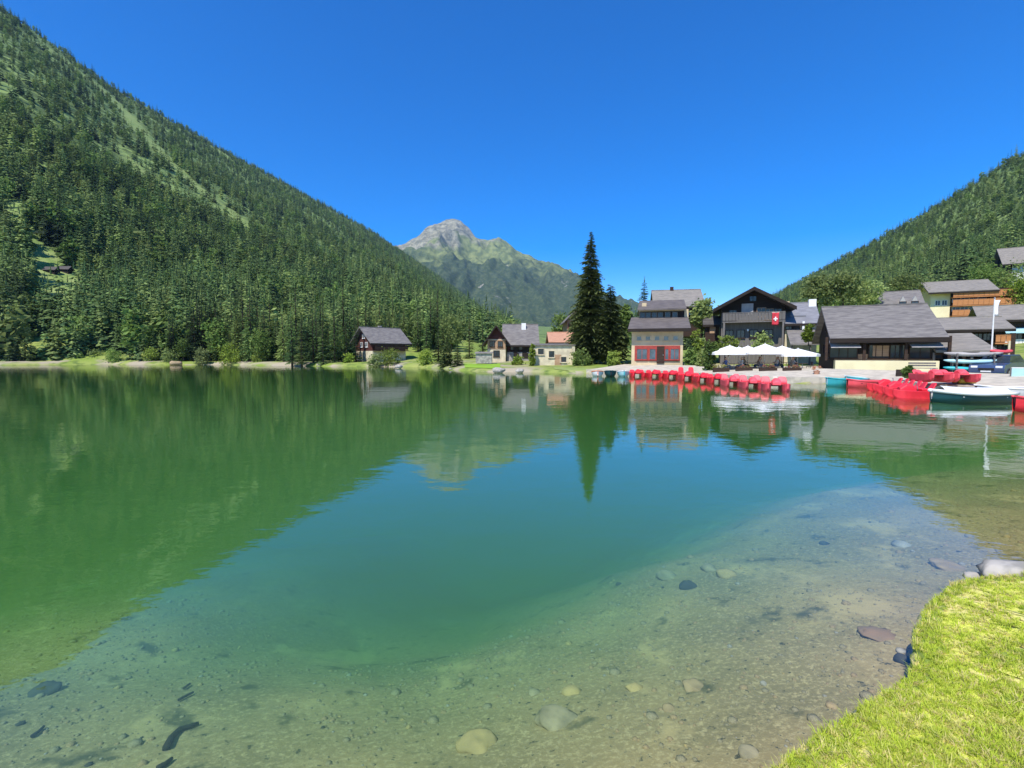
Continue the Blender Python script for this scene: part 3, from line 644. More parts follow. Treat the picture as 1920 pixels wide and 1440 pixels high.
# ------------------------------------------------------------------ building kit
class House:
    """local frame: x along the front, y into the depth, z up; origin at the middle of the front at ground level"""
    def __init__(s, name, label, px0, px1, py_base, Y, depth, rot=0, cat='house'):
        a, b = P(px0, py_base, Y), P(px1, py_base, Y)
        s.Y = Y; s.c = (a + b) / 2; s.w = (b.x - a.x); s.d = depth; s.pxc = (px0 + px1) / 2
        s.root = empty(name, s.c, R(rot), label=label, cat=cat)
        s.k = Y / F / (math.cos(R(rot)) - s.c.x / Y * math.sin(R(rot)))
        s.z0 = s.c.z
    def X(s, px): return (px - s.pxc) * s.k
    def Z(s, py, Y=None): return P(s.pxc, py, Y or s.Y).z - s.z0
    def wall(s, x0, x1, y0, y1, z0, z1, mat, name='wall'): return MB().box(x0, x1, y0, y1, z0, z1).build(name, mat, s.root)
    def gable_x(s, x0, x1, y0, y1, z0, ze, zr, wallm, roofm, of=.8, os=.8, th=.18, ridge=.5, name='roof', drop=2.5):
        """ridge parallel to the front"""
        ym = y0 + (y1 - y0) * ridge
        mb = MB()
        prof = [(y0, z0 - drop), (y1, z0 - drop), (y1, ze), (ym, zr - .05), (y0, ze)]
        n = len(prof); mb.v += [(x0, y, z) for y, z in prof] + [(x1, y, z) for y, z in prof]
        mb.f += [tuple(range(n)), tuple(reversed(range(n, 2 * n)))] + [(i, n + i, n + (i + 1) % n, (i + 1) % n) for i in range(n)]
        mb.build('wall', wallm, s.root)
        sl = (zr - ze) / (ym - y0); sb = (zr - ze) / (y1 - ym); out = None
        r = MB()
        for (ya, za, yb, zb) in ((y0 - of, ze - of * sl, ym, zr), (y1 + of, ze - of * sb, ym, zr)):
            r.hexa([(x0 - os, ya, za), (x1 + os, ya, za), (x1 + os, yb, zb), (x0 - os, yb, zb), (x0 - os, ya, za + th), (x1 + os, ya, za + th), (x1 + os, yb, zb + th), (x0 - os, yb, zb + th)])
        out = r.build(name, roofm, s.root)
        MB().box(x0 - os - .012, x1 + os + .012, y0 - of - .05, y0 - of - .004, ze - of * sl - .16, ze - of * sl + th * .6).build('fascia', BLACKWOOD, out)  # black strip added to stand for the shaded roof underside
        MB().box(x0 - os - .01, x1 + os + .01, ym - .12, ym + .12, zr + th - .06, zr + th + .07).build('ridge_cap', roofm, out)
        return out
    def gable_y(s, x0, x1, y0, y1, z0, ze, zr, wallm, roofm, of=.9, os=.9, th=.2, name='roof', drop=2.5, gablem=None):
        """gable facing the front"""
        xm = (x0 + x1) / 2; mb = MB()
        mb.box(x0, x1, y0, y1, z0 - drop, ze); mb.build('wall', wallm, s.root)
        g = MB(); g.v += [(x0, y0, ze), (x1, y0, ze), (xm, y0, zr - .05), (x0, y1, ze), (x1, y1, ze), (xm, y1, zr - .05)]
        g.f += [(0, 1, 2), (5, 4, 3), (0, 2, 5, 3), (1, 4, 5, 2), (0, 3, 4, 1)]
        g.build('gable', gablem or wallm, s.root)
        sl = (zr - ze) / (xm - x0); r = MB()
        for (xa, za, xb, zb) in ((x0 - os, ze - os * sl, xm, zr), (x1 + os, ze - os * sl, xm, zr)):
            r.hexa([(xa, y0 - of, za), (xb, y0 - of, zb), (xb, y1 + of, zb), (xa, y1 + of, za), (xa, y0 - of, za + th), (xb, y0 - of, zb + th), (xb, y1 + of, zb + th), (xa, y1 + of, za + th)])
        out = r.build(name, roofm, s.root)
        bb = MB()
        for (xa, za, xb, zb) in ((x0 - os, ze - os * sl, xm, zr), (x1 + os, ze - os * sl, xm, zr)):
            bb.hexa([(xa, y0 - of - .06, za - .12), (xb, y0 - of - .06, zb - .12), (xb, y0 - of - .01, zb - .12), (xa, y0 - of - .01, za - .12), (xa, y0 - of - .06, za + th), (xb, y0 - of - .06, zb + th), (xb, y0 - of - .01, zb + th), (xa, y0 - of - .01, za + th)])
        bb.build('barge_board', BLACKWOOD, out)
        return out
    def window(s, x, z, w, h, y=0, fm=None, pm=None, bars=1, sh=None, side=False):
        """frame with its pane; side: on the left-hand wall instead of the front"""
        fm = fm or WHITE; pm = pm or GLASS; t = .07
        T = (lambda a, b, c: (a, b, c)) if not side else (lambda a, b, c: (side + b, a, c))
        mb = MB()
        def bx(x0, x1, y0, y1, z0, z1):
            mb.hexa([T(x0, y0, z0), T(x1, y0, z0), T(x1, y1, z0), T(x0, y1, z0), T(x0, y0, z1), T(x1, y0, z1), T(x1, y1, z1), T(x0, y1, z1)])
        x0, x1, z0, z1 = x - w / 2, x + w / 2, z - h / 2, z + h / 2
        bx(x0 - t, x0, y - .08, y + .02, z0 - t, z1 + t); bx(x1, x1 + t, y - .08, y + .02, z0 - t, z1 + t)
        bx(x0, x1, y - .08, y + .02, z1, z1 + t); bx(x0, x1, y - .08, y + .02, z0 - t, z0)
        for k in range(bars):
            xb = x0 + w * (k + 1) / (bars + 1); bx(xb - .025, xb + .025, y - .06, y + .02, z0, z1)
        fo = mb.build('window', fm, s.root)
        mb = MB(); bx(x0, x1, y - .03, y + .01, z0, z1); mb.build('pane', pm, fo)
        mb = MB(); bx(x0 - t - .05, x1 + t + .05, y - .14, y + .02, z0 - t - .06, z0 - t - .002); mb.build('sill', fm, fo)
        if sh:
            for sg in (-1, 1):
                mb = MB(); xc = x + sg * (w / 2 + t + w * .26); bx(xc - w * .24, xc + w * .24, y - .06, y + .0, z0 - t, z1 + t); mb.build('shutter', sh, s.root)
        return fo
    def door(s, x, z0, w, h, mat, y=0):
        d = MB().box(x - w / 2, x + w / 2, y - .07, y + .02, z0, z0 + h).build('door', mat, s.root)
        MB().box(x + w * .32, x + w * .38, y - .13, y - .07, z0 + h * .45, z0 + h * .52).build('handle', METAL, d); return d
    def chimney(s, x, y, z0, z1, w, mat, parent=None):
        c = MB().box(x - w / 2, x + w / 2, y - w / 2, y + w / 2, z0, z1).build('chimney', mat, parent or s.root)
        return c
    def balcony(s, x0, x1, z, y=0, depth=1.2, hr=1.0, mat=None, gap=.0, name='balcony', bw=.35):
        mat = mat or TANWOOD
        b = MB().box(x0, x1, y - depth, y - .005, z - .16, z).build(name, mat, s.root)
        n = max(2, int((x1 - x0) / bw)); st = (x1 - x0) / n
        me = MB().box(0, st - .04, -.05, 0, .08, hr).mesh('board'); me.materials.append(mat)
        for i in range(n):
            o = link('board', me, None, b); o.location = (x0 + i * st + .02, y - depth + .05 + (.006 if i % 2 else 0), z)
        MB().box(x0, x1, y - depth - .03, y - depth + .07, z + hr + .002, z + hr + .08).build('handrail', mat, b)
        return b
    def post(s, x, y, z0, z1, w=.16, mat=None): return MB().box(x - w / 2, x + w / 2, y - w / 2, y + w / 2, z0, z1).build('post', mat or GREYWOOD, s.root)

# red-brown chalet among the trees on the left
h = House('chalet', 'red-brown timber chalet with grey roof among the shore trees on the left', 700, 760, 664, 92, 7, 44)
w2 = 3.5
rf = h.gable_x(-w2, w2, 0, 6.6, 0, 2.6, 5.0, REDWOOD, SLATE, 1.0, .9)
h.wall(-w2 - .05, w2 + .05, -.08, 6.68, -3, .6, BEIGE, 'stone_base')
for x in (-1.9, 0, 1.9): h.window(x, 1.75, .9, .8, 0, DARKWOOD, bars=1)
h.window(2.2, 1.8, .8, .8, 0, WHITE, bars=1, side=-w2); h.window(4.2, 1.8, .8, .8, 0, WHITE, bars=1, side=-w2); h.window(3.3, 3.4, .8, .7, 0, WHITE, side=-w2)
h.balcony(-w2, w2, .75, 0, 1.1, .8, DARKWOOD); h.chimney(.6, 4.6, 3.5, 5.6, .6, STONE)

# small dark hut in the trees
h = House('hut', 'small black timber hut under the trees behind the lime bushes', 452, 486, 662, 104, 4, 10, cat='hut')
h.gable_x(-1.7, 1.7, 0, 3.6, 0, 2.0, 3.2, BLACKWOOD, SLATE_D, .5, .5); h.door(-.6, 0, .8, 1.8, DARKWOOD); h.window(.7, 1.2, .7, .6, 0, DARKWOOD)
for (px, py, lb) in ((92, 512, 'little dark roofed barn at the top of the left hillside meadow'), (118, 512, 'second little dark barn on the left hillside meadow, right of the first')):
    p = hit(px, py); e = House('barn', lb, px - 9, px + 9, py, p.y, 6, 8, cat='barn'); e.root.scale = (.4,) * 3; e.root.location = p; e.z0 = p.z
    e.gable_x(-4, 4, 0, 6, 0, 3, 5.5, BLACKWOOD, SLATE_D, .8, .8); e.door(0, 0, 1.6, 2.2, DARKWOOD)

# timber house with chimney, left of the pale boathouse
h = House('timber_house', 'timber house with brown gable and long grey roof beside the lawn', 908, 1008, 672, 78, 8, 0)
h.gable_y(h.X(914), h.X(948), .0, 7, 0, h.Z(636), h.Z(612), BEIGE, SLATE_D, .9, .8, gablem=REDWOOD)
h.wall(h.X(914) + .02, h.X(948) - .02, -.04, -.002, h.Z(655), h.Z(637), TANWOOD, 'cladding')
h.window(h.X(923), h.Z(645), .7, .8, -.04, DARKWOOD); h.window(h.X(938), h.Z(645), .7, .8, -.04, DARKWOOD)
h.window(h.X(931), h.Z(663), .9, .9, 0, DARKWOOD)
rf = h.gable_x(h.X(949), h.X(1004), 1.2, 9.5, 0, h.Z(641), h.Z(609, 82), REDWOOD, SLATE, .9, .7)
for px in (962, 975, 990): h.window(h.X(px), h.Z(651), .75, .8, 1.2, DARKWOOD)
h.wall(h.X(950), h.X(1003), .9, 1.15, -2, h.Z(660), STONE, 'stone_base')
h.door(h.X(968), h.Z(672), .9, 1.9, BLACKWOOD, .9); h.door(h.X(985), h.Z(672), 1.0, 1.9, BLACKWOOD, .9)
h.chimney(h.X(983), 4.3, h.Z(630), h.Z(606, 82), .75, WHITE, rf)
e = empty('boulder', W(905, 676, .9), label='pale grey garden shed wall above the bright lawn', cat='shed'); e.name = 'shed'; e.location = P(907, 675, 72)
MB().box(-1.2, 1.2, 0, 1.8, -.5, .95).build('wall', STONE, e); MB().hexa([(-1.35, -.2, .95), (1.35, -.2, .95), (1.35, 2, 1.15), (-1.35, 2, 1.15), (-1.35, -.2, 1.05), (1.35, -.2, 1.05), (1.35, 2, 1.25), (-1.35, 2, 1.25)]).build('roof', SLATE_P, e)

# pale boathouse
h = House('boathouse', 'pale beige walled boathouse with small square openings on the shore', 1003, 1077, 692, 66, 5, cat='boathouse')
h.wall(h.X(1003), h.X(1077), 0, 5, -2, h.Z(648), BEIGE)
MB().hexa([(h.X(1001), -.25, h.Z(648)), (h.X(1079), -.25, h.Z(648)), (h.X(1079), 5.2, h.Z(644)), (h.X(1001), 5.2, h.Z(644)), (h.X(1001), -.25, h.Z(646.5)), (h.X(1079), -.25, h.Z(646.5)), (h.X(1079), 5.2, h.Z(642.5)), (h.X(1001), 5.2, h.Z(642.5))]).build('roof', GREYWOOD, h.root)
for px, py, w_, h_ in ((1014, 659, .8, .8), (1034, 664, .75, .85), (1056, 674, .8, .7)): h.window(h.X(px), h.Z(py), w_, h_, 0, BEIGE, bars=0)
h.door(h.X(1046), h.Z(691), .9, 1.9, TANWOOD)
MB().box(h.X(1072), h.X(1077) + .004, -.35, -.004, -1.5, h.Z(650)).build('buttress', BEIGE, h.root)
h = House('red_roofed_house', 'low house with orange-red tiled roof behind the pale boathouse', 1034, 1076, 650, 76, 6)
h.gable_x(h.X(1034), h.X(1076), 0, 6, 0, h.Z(640), h.Z(625, 79), STONE, REDTILE, .7, .5)
h.window(h.X(1046), h.Z(646), .9, .6, 0, DARKWOOD); h.window(h.X(1062), h.Z(646), .9, .6, 0, DARKWOOD)
h = House('timber_gable_house', 'tall tan timber house half hidden behind the tallest spruce', 1062, 1098, 640, 84, 7)
h.gable_y(h.X(1063), h.X(1098), 0, 7, 0, h.Z(600), h.Z(582), TANWOOD, SLATE, .6, .5)
h.window(h.X(1070), h.Z(612), .8, 1.0, 0, WINRED); h.window(h.X(1084), h.Z(612), .8, 1.0, 0, WINRED)

# lakeside cafe with the red window band
h = House('cafe', 'cream lakeside cafe with red framed windows and two grey roofs', 1183, 1279, 690, 57, 8, -15, cat='cafe')
xa, xb = h.X(1183), h.X(1279)
h.wall(xa, xb, 0, 8, -2, h.Z(622), CREAM)
band = h.wall(h.X(1189), h.X(1274), -.05, -.002, h.Z(677), h.Z(648), WINRED, 'window_band')
for px0, px1 in ((1193, 1213), (1217, 1229), (1246, 1253), (1256, 1272)):
    h.window(h.X((px0 + px1) / 2), h.Z(664), (px1 - px0) * h.k - .08, 1.2, -.05, WINRED, BLUEGLASS, bars=1 if px1 - px0 > 12 else 0)
h.door(h.X(1238), h.Z(681), .85, 2.0, DARKWOOD, -.05)
for px in (1197, 1214, 1231, 1248, 1265): h.window(h.X(px), h.Z(634), .5, .42, 0, CREAM, BLUEGLASS, bars=0)
h.wall(xa - .04, xb + .04, -.1, 8.1, -2, h.Z(687), STONE, 'stone_base')
zl0, zl1 = h.Z(619), h.Z(597, 60)
lr = MB().hexa([(xa - .45, -1.0, zl0 - .05), (xb + .75, -1.0, zl0 - .05), (xb + .75, 3.2, zl1), (xa - .15, 3.2, zl1), (xa - .45, -1.0, zl0 + .14), (xb + .75, -1.0, zl0 + .14), (xb + .75, 3.2, zl1 + .18), (xa - .15, 3.2, zl1 + .18)]).build('lower_roof', SLATE_C, h.root)
MB().box(xa - .45, xb + .75, -1.06, -1.004, zl0 - .22, zl0 + .15).build('fascia', BLACKWOOD, lr)
ua, ub = h.X(1196), h.X(1292)
h.wall(ua, ub, 3.0, 8.2, zl1 - .6, h.Z(581, 60), CREAM, 'upper_wall')
h.wall(ua + .05, h.X(1284), 2.95, 2.998, h.Z(597, 60) - .05, h.Z(584, 60), BLACKWOOD, 'dark_gallery')
for px in (1203, 1214, 1226, 1238, 1252, 1266): h.window(h.X(px), h.Z(590.5, 60), .5, .5, 2.95, GREYWOOD, GLASS, bars=0)
zu = h.Z(582, 60); zt = h.Z(566, 63)
ur = MB().hexa([(ua - .2, 2.2, zu - .03), (h.X(1287), 2.2, zu - .03), (h.X(1287), 6, zt), (ua, 6, zt), (ua - .2, 2.2, zu + .14), (h.X(1287), 2.2, zu + .14), (h.X(1287), 6, zt + .18), (ua, 6, zt + .18)]).build('upper_roof', SLATE_C, h.root)
MB().hexa([(ua - .2, 9, zu - .03), (h.X(1287), 9, zu - .03), (h.X(1287), 6.004, zt), (ua, 6.004, zt), (ua - .2, 9, zu + .14), (h.X(1287), 9, zu + .14), (h.X(1287), 6.004, zt + .18), (ua, 6.004, zt + .18)]).build('rear_slope', SLATE, ur)
h.chimney(h.X(1206), 3.6, zu, h.Z(567, 60), .55, CREAM, ur)

# house behind the cafe with a tan roof
h = House('chalet', 'chalet with wide tan roof showing above the lakeside cafe', 1228, 1318, 600, 74, 8, -12)
rf = h.gable_x(h.X(1230), h.X(1314), 0, 8, 0, h.Z(570), h.Z(546, 78), DARKWOOD, SLATE_P, 1.0, .5)
for px in (1245, 1262, 1280, 1298): h.window(h.X(px), h.Z(583), .8, .9, 0, WHITE)
h.chimney(h.X(1264), 4, h.Z(556, 78), h.Z(538, 78), .5, DARKWOOD, rf)

# black chalet with flag
h = House('chalet', 'large black timber chalet with broad gable and grey balcony above the parasols', 1350, 1468, 652, 60, 10, -22)
xa, xb = h.X(1350), h.X(1468); ze, zr = h.Z(575), h.Z(545)
h.gable_y(xa, xb, 0, 10, 0, ze, zr, GREYWOOD, SLATE_D, 1.6, 1.0, .3, gablem=BLACKWOOD)
h.wall(xa - .02, xb + .02, -.05, -.002, h.Z(586), ze, BLACKWOOD, 'timber_cladding')
h.balcony(xa + .1, xb - .1, h.Z(603), -.06, 1.25, 1.0, GREYWOOD)
for px, m_ in ((1372, DARKWOOD), (1440, TANWOOD), (1455, DARKWOOD)): h.window(h.X(px), h.Z(590), .8, 1.2, -.05, m_)
h.wall(h.X(1388), h.X(1410), -.12, -.06, h.Z(590), h.Z(569), GREYCANVAS, 'pale_panel')
h.window(h.X(1425), h.Z(586), .9, 1.0, -.05, TANWOOD, bars=1)
for px in (1366, 1388, 1412, 1440): h.window(h.X(px), h.Z(626), .8, .9, 0, DARKWOOD)
h.window(h.X(1409), h.Z(560), .7, .6, 0, BLACKWOOD)
for px in (1355, 1463): h.post(h.X(px), -1.2, -2, h.Z(604), .2)
h.door(h.X(1426), h.Z(652), .9, 2.0, BLACKWOOD)
MB().tube([(h.X(1401), -.3, h.Z(621)), (h.X(1401), -.3, h.Z(617))], .12, 8).build('wall_lamp', WHITE, h.root)
h2 = House('shed', 'low dark roofed lean-to left of the black chalet', 1322, 1350, 625, 63, 4, -20, cat='shed')
h2.gable_x(h2.X(1322), h2.X(1348), 0, 4, 0, h2.Z(608), h2.Z(596, 65), DARKWOOD, SLATE_D, .4, .3); h2.door(h2.X(1336), 0, .7, 1.1, TANWOOD)
# the flag hanging from its balcony: red cloth with a white cross
hf = [o for o in COL.objects if o.name.startswith('chalet') and 'large black' in o.get('label', '')][0]
p = Matrix.Translation(hf.location) @ Matrix.Rotation(hf.rotation_euler[2], 4, 'Z') @ Vector(((1446 - 1409) * .0638, -1.52, P(1409, 589, 60).z - hf.location.z))
fl = empty('flag', p, hf.rotation_euler[2], label='red flag with white cross hanging from the black chalet balcony', cat='flag')
mb = MB()
for i in range(7):
    for j in range(9): mb.v.append((-.36 + .72 * i / 6, -.05 * math.sin(i * 1.3 + j * .3), -1.5 * j / 8))
for i in range(6):
    for j in range(8): mb.f.append((i * 9 + j, i * 9 + j + 1, (i + 1) * 9 + j + 1, (i + 1) * 9 + j))
cl = mb.build('cloth', M('flag_red', (.62, .05, .07), (.5, .04, .05), 2, .8), fl, True); m_ = cl.modifiers.new('thick', 'SOLIDIFY'); m_.thickness = .01
cr = MB().box(-.07, .07, -.075, -.065, -1.0, -.5).box(-.22, -.071, -.075, -.065, -.82, -.68).box(.071, .22, -.075, -.065, -.82, -.68).build('white_cross', WHITE, fl)
MB().tube([(-.42, 0, .03), (.42, 0, .03)], .02, 6).build('rod', METAL, fl)

# grey-roofed house between the black chalet and the restaurant
h = House('slate_house', 'slate-blue roofed house with dormer behind the parasols', 1470, 1532, 668, 58, 8, -24)
xa, xb = h.X(1470), h.X(1530)
rf = h.gable_x(xa, xb, 0, 8, 0, h.Z(603), h.Z(571, 62), BEIGE, BLUESLATE, .6, .3)
MB().box(h.X(1481), h.X(1508), 1.0, 2.6, h.Z(600), h.Z(591)).build('dormer', BLUESLATE, rf)
MB().hexa([(h.X(1479), .75, h.Z(592)), (h.X(1510), .75, h.Z(592)), (h.X(1510), 3.2, h.Z(585)), (h.X(1479), 3.2, h.Z(585)), (h.X(1479), .75, h.Z(590)), (h.X(1510), .75, h.Z(590)), (h.X(1510), 3.2, h.Z(583)), (h.X(1479), 3.2, h.Z(583))]).build('dormer_roof', BLUESLATE, rf)
h.chimney(h.X(1477), 3.4, h.Z(585), h.Z(566, 62), .6, CREAM, rf); h.chimney(h.X(1527), 3.4, h.Z(585), h.Z(564, 62), .8, WHITE, rf)
for px in (1478, 1490, 1512): h.window(h.X(px), h.Z(611), .7, .75, 0, DARKWOOD)
z1, z2 = h.Z(648), h.Z(619)
MB().hexa([(h.X(1474), -3.6, z1), (h.X(1548), -3.6, z1), (h.X(1530), -.02, z2), (h.X(1472), -.02, z2), (h.X(1474), -3.6, z1 + .16), (h.X(1548), -3.6, z1 + .16), (h.X(1530), -.02, z2 + .16), (h.X(1472), -.02, z2 + .16)]).build('porch_roof', SLATE, h.root)
for px in (1478, 1510, 1540): h.post(h.X(px), -3.3, -1.5, z1, .18)
h.post(h.X(1503), -.5, z2, h.Z(603), .22, WHITE)

# long restaurant / barn
h = House('restaurant', 'long timber restaurant, walls darkened as eave shade, with broad grey roof and pale terrace wall', 1558, 1750, 696, 42, 9, -25, cat='restaurant')
xa, xb = h.X(1560), h.X(1748); ze, zr = h.Z(625), h.Z(578, 46.5)
rf = h.gable_x(xa, xb, 0, 9, 0, ze, zr, BLACKWOOD, SLATE, 1.2, .55, .22)  # black wall colour takes in the deep shadow below the eaves
MB().box(xa - .55, xb + .55, -1.28, -1.204, ze - .82, ze - .42).build('fascia', BLACKWOOD, rf)
h.wall(xa - .05, xb + .05, -.9, -.004, -2, h.Z(676), YELLOW, 'terrace_wall')
h.wall(xa - .02, xb + .02, -.04, -.004, h.Z(676), h.Z(664), TANWOOD, 'timber_boards')
for x, w_ in ((-2.9, 2.0), (-.3, 1.4), (1.0, 1.0), (2.9, 2.1)):
    h.window(x, h.Z(659), w_, 1.05, -.04, DARKWOOD, GLASS, bars=2)
for x0, x1 in ((-4.0, -1.8), (1.7, 3.8)):
    aw = MB().hexa([(x0, -1.1, h.Z(652)), (x1, -1.1, h.Z(652)), (x1, -.05, h.Z(642)), (x0, -.05, h.Z(642)), (x0, -1.1, h.Z(651)), (x1, -1.1, h.Z(651)), (x1, -.05, h.Z(641)), (x0, -.05, h.Z(641))]).build('awning', GREYCANVAS, h.root)
    MB().box(x0, x1, -.22, -.051, h.Z(642.5), h.Z(638)).build('awning_box', WHITE, aw)
sc_ = (xb - xa) / 8.95
h.window(2.6, 2.0, .9, .9, 0, DARKWOOD, side=xa); h.window(5.4, 2.0, .9, .9, 0, DARKWOOD, side=xa); h.window(4.8, 4.2, .8, .8, 0, DARKWOOD, side=xa)
for x in (-4.3, -1.5, 1.4, 4.25): h.post(x, -.75, h.Z(676), ze - .3, .2, DARKWOOD)
h.wall(-.75, .45, -.08, -.045, h.Z(668), h.Z(648), TANWOOD, 'menu_board')

# grey-roofed gables behind it
h = House('chalet', 'grey roofed chalet with twin gables behind the long restaurant', 1648, 1728, 610, 78, 8, -30)
h.gable_x(h.X(1648), h.X(1726), 0, 8, 0, h.Z(573), h.Z(549, 82), GREYWOOD, SLATE, .6, .4)
for px in (1690, 1712):
    MB().add([(h.X(px - 10), -.3, h.Z(574)), (h.X(px + 10), -.3, h.Z(574)), (h.X(px), -.3, h.Z(556)), (h.X(px - 10), 3, h.Z(574)), (h.X(px + 10), 3, h.Z(574)), (h.X(px), 3, h.Z(556))], [(0, 1, 2), (5, 4, 3), (0, 2, 5, 3), (1, 4, 5, 2), (0, 3, 4, 1)]).build('dormer', GREYCANVAS, h.root)
    h.window(h.X(px), h.Z(570), .8, .6, -.3, DARKWOOD)
h.window(h.X(1660), h.Z(582), .9, .9, 0, DARKWOOD)

# apartment block with orange balconies
h = House('apartment_block', 'cream apartment block with rows of orange timber balconies on the hill', 1740, 1892, 606, 104, 8, -26, cat='apartment block')
xa, xb = h.X(1741), h.X(1884); zt = h.Z(545)
h.gable_x(xa, h.X(1852), 0, 8, 0, h.Z(541), h.Z(529, 108), YELLOW, SLATE_P, 1.8, .9, .3)
h.wall(h.X(1852), xb, .3, 7.5, -4, h.Z(546), ORANGEWOOD, 'timber_wing')
MB().box(h.X(1850), xb + .6, -.8, 8, h.Z(546), h.Z(543)).build('wing_roof', DARKWOOD, h.root)
h.wall(h.X(1779), h.X(1852), -.06, -.004, -4, zt, DARKWOOD, 'timber_front')
for zb, a, b in ((557, 1779, 1893), (573, 1779, 1893), (592, 1779, 1812)):
    h.balcony(h.X(a), h.X(b), h.Z(zb), -.06, 1.5, 1.15, ORANGEWOOD, bw=.8)
for zb in (563, 580):
    for px in (1790, 1806, 1822, 1838): h.window(h.X(px), h.Z(zb - 1.5), 1.2, .75, -.06, WHITE, GLASS)
for px in (1755, 1768): h.window(h.X(px), h.Z(566), .8, 1.0, 0, WHITE, GLASS)

# house in front of it
h = House('house', 'grey roofed house with an orange balcony behind the white flag', 1770, 1884, 668, 54, 8, -30)
h.gable_x(h.X(1774), h.X(1880), 0, 7, 0, h.Z(615), h.Z(598, 57), DARKWOOD, SLATE_P, .9, .6)
h.balcony(h.X(1858), h.X(1886), h.Z(643), 0, 1.0, .75, ORANGEWOOD)
for px in (1785, 1800, 1815, 1832, 1848): h.window(h.X(px), h.Z(632), .7, .7, 0, DARKWOOD)
for px in (1868, 1878): h.window(h.X(px), h.Z(655), .8, .8, 0, DARKWOOD)
h.post(h.X(1889), -.9, -2, h.Z(626), .35, DARKWOOD); h.post(h.X(1884), -.9, -2, h.Z(640), .25, BEIGE)
# open pavilion
h = House('pavilion', 'open boat pavilion with low grey roof and slim posts', 1742, 1850, 694, 40, 5, -28, cat='pavilion')
z1, z2 = h.Z(661), h.Z(632, 47)
rf = MB().hexa([(h.X(1746), -.9, z1), (h.X(1860), -.9, z1), (h.X(1842), 3, z2), (h.X(1734), 3, z2), (h.X(1746), -.9, z1 + .18), (h.X(1860), -.9, z1 + .18), (h.X(1842), 3, z2 + .18), (h.X(1734), 3, z2 + .18)]).build('roof', SLATE_P, h.root)
MB().hexa([(h.X(1728), 6.6, z1), (h.X(1838), 6.6, z1), (h.X(1842), 3.004, z2), (h.X(1734), 3.004, z2), (h.X(1728), 6.6, z1 + .18), (h.X(1838), 6.6, z1 + .18), (h.X(1842), 3.004, z2 + .18), (h.X(1734), 3.004, z2 + .18)]).build('rear_slope', SLATE_P, rf)
h.wall(h.X(1740), h.X(1850), 5, 5.2, -1.5, z1, BLACKWOOD, 'back_wall'); h.wall(h.X(1850), h.X(1850) + .18, 0, 5, -1.5, z1, BLACKWOOD, 'side_wall')
for px in (1745, 1780, 1816, 1850): h.post(h.X(px), -.5, -1.5, z1, .16, GREYWOOD)
MB().box(h.X(1746), h.X(1849), -.58, -.42, z1 - .22, z1 - .02).build('beam', DARKWOOD, h.root)
# far right house with teal awning
h = House('house', 'pale roofed house with teal awning at the right edge of the village', 1850, 1990, 664, 66, 8, -34)
h.gable_x(h.X(1852), h.X(1985), 3, 10, 0, h.Z(594, 68), h.Z(575, 72), DARKWOOD, SLATE_P, 1.0, .9)
MB().hexa([(h.X(1888), 1.2, h.Z(624)), (h.X(1980), 1.2, h.Z(624)), (h.X(1980), 2.95, h.Z(614)), (h.X(1888), 2.95, h.Z(614)), (h.X(1888), 1.2, h.Z(622.5)), (h.X(1980), 1.2, h.Z(622.5)), (h.X(1980), 2.95, h.Z(612.5)), (h.X(1888), 2.95, h.Z(612.5))]).build('awning', CYAN, h.root)
h.balcony(h.X(1890), h.X(1980), h.Z(646), 3, 1.0, .7, WHITE)
for px in (1900, 1918, 1940, 1962): h.window(h.X(px), h.Z(632, 68), .9, 1.0, 3, DARKWOOD)
# chalet high on the slope
h = House('chalet', 'dark chalet with pale roof high on the slope at the right edge', 1884, 1960, 500, 150, 10, -32)
h.gable_x(h.X(1886), h.X(1958), 0, 10, 0, h.Z(487), h.Z(466, 155), DARKWOOD, SLATE_P, 1.5, 1.2, .3, drop=22)
h.wall(h.X(1898), h.X(1958), -.06, -.004, -18, h.Z(492), WHITE, 'white_base')
for px in (1905, 1925, 1945): h.window(h.X(px), h.Z(496), 1.2, 1.2, -.06, DARKWOOD)
# slim white flagpole
b = P(1856, 708, 33); t_ = P(1856, 560, 33)
fp = empty('flagpole', b, label='tall white flagpole with a drooping white flag by the boat pavilion', cat='flagpole')
MB().tube([(0, 0, -1), (0, 0, t_.z - b.z)], [.06, .035], 8).build('pole', POLE, fp)
mb = MB(); hz = t_.z - b.z
for i in range(5):
    for j in range(9): mb.v.append((.04 + .36 * i / 4 * (1 - .25 * math.sin(j * .4)), .10 * math.sin(i * 1.7 + j * .25), hz - .1 - 1.05 * j / 8))
for i in range(4):
    for j in range(8): mb.f.append((i * 9 + j, i * 9 + j + 1, (i + 1) * 9 + j + 1, (i + 1) * 9 + j))
c_ = mb.build('flag', CANVAS, fp, True); m_ = c_.modifiers.new('thick', 'SOLIDIFY'); m_.thickness = .01
MB().tube([(0, 0, hz), (0, 0, hz + .1)], [.06, .02], 8).build('finial', METAL, fp)

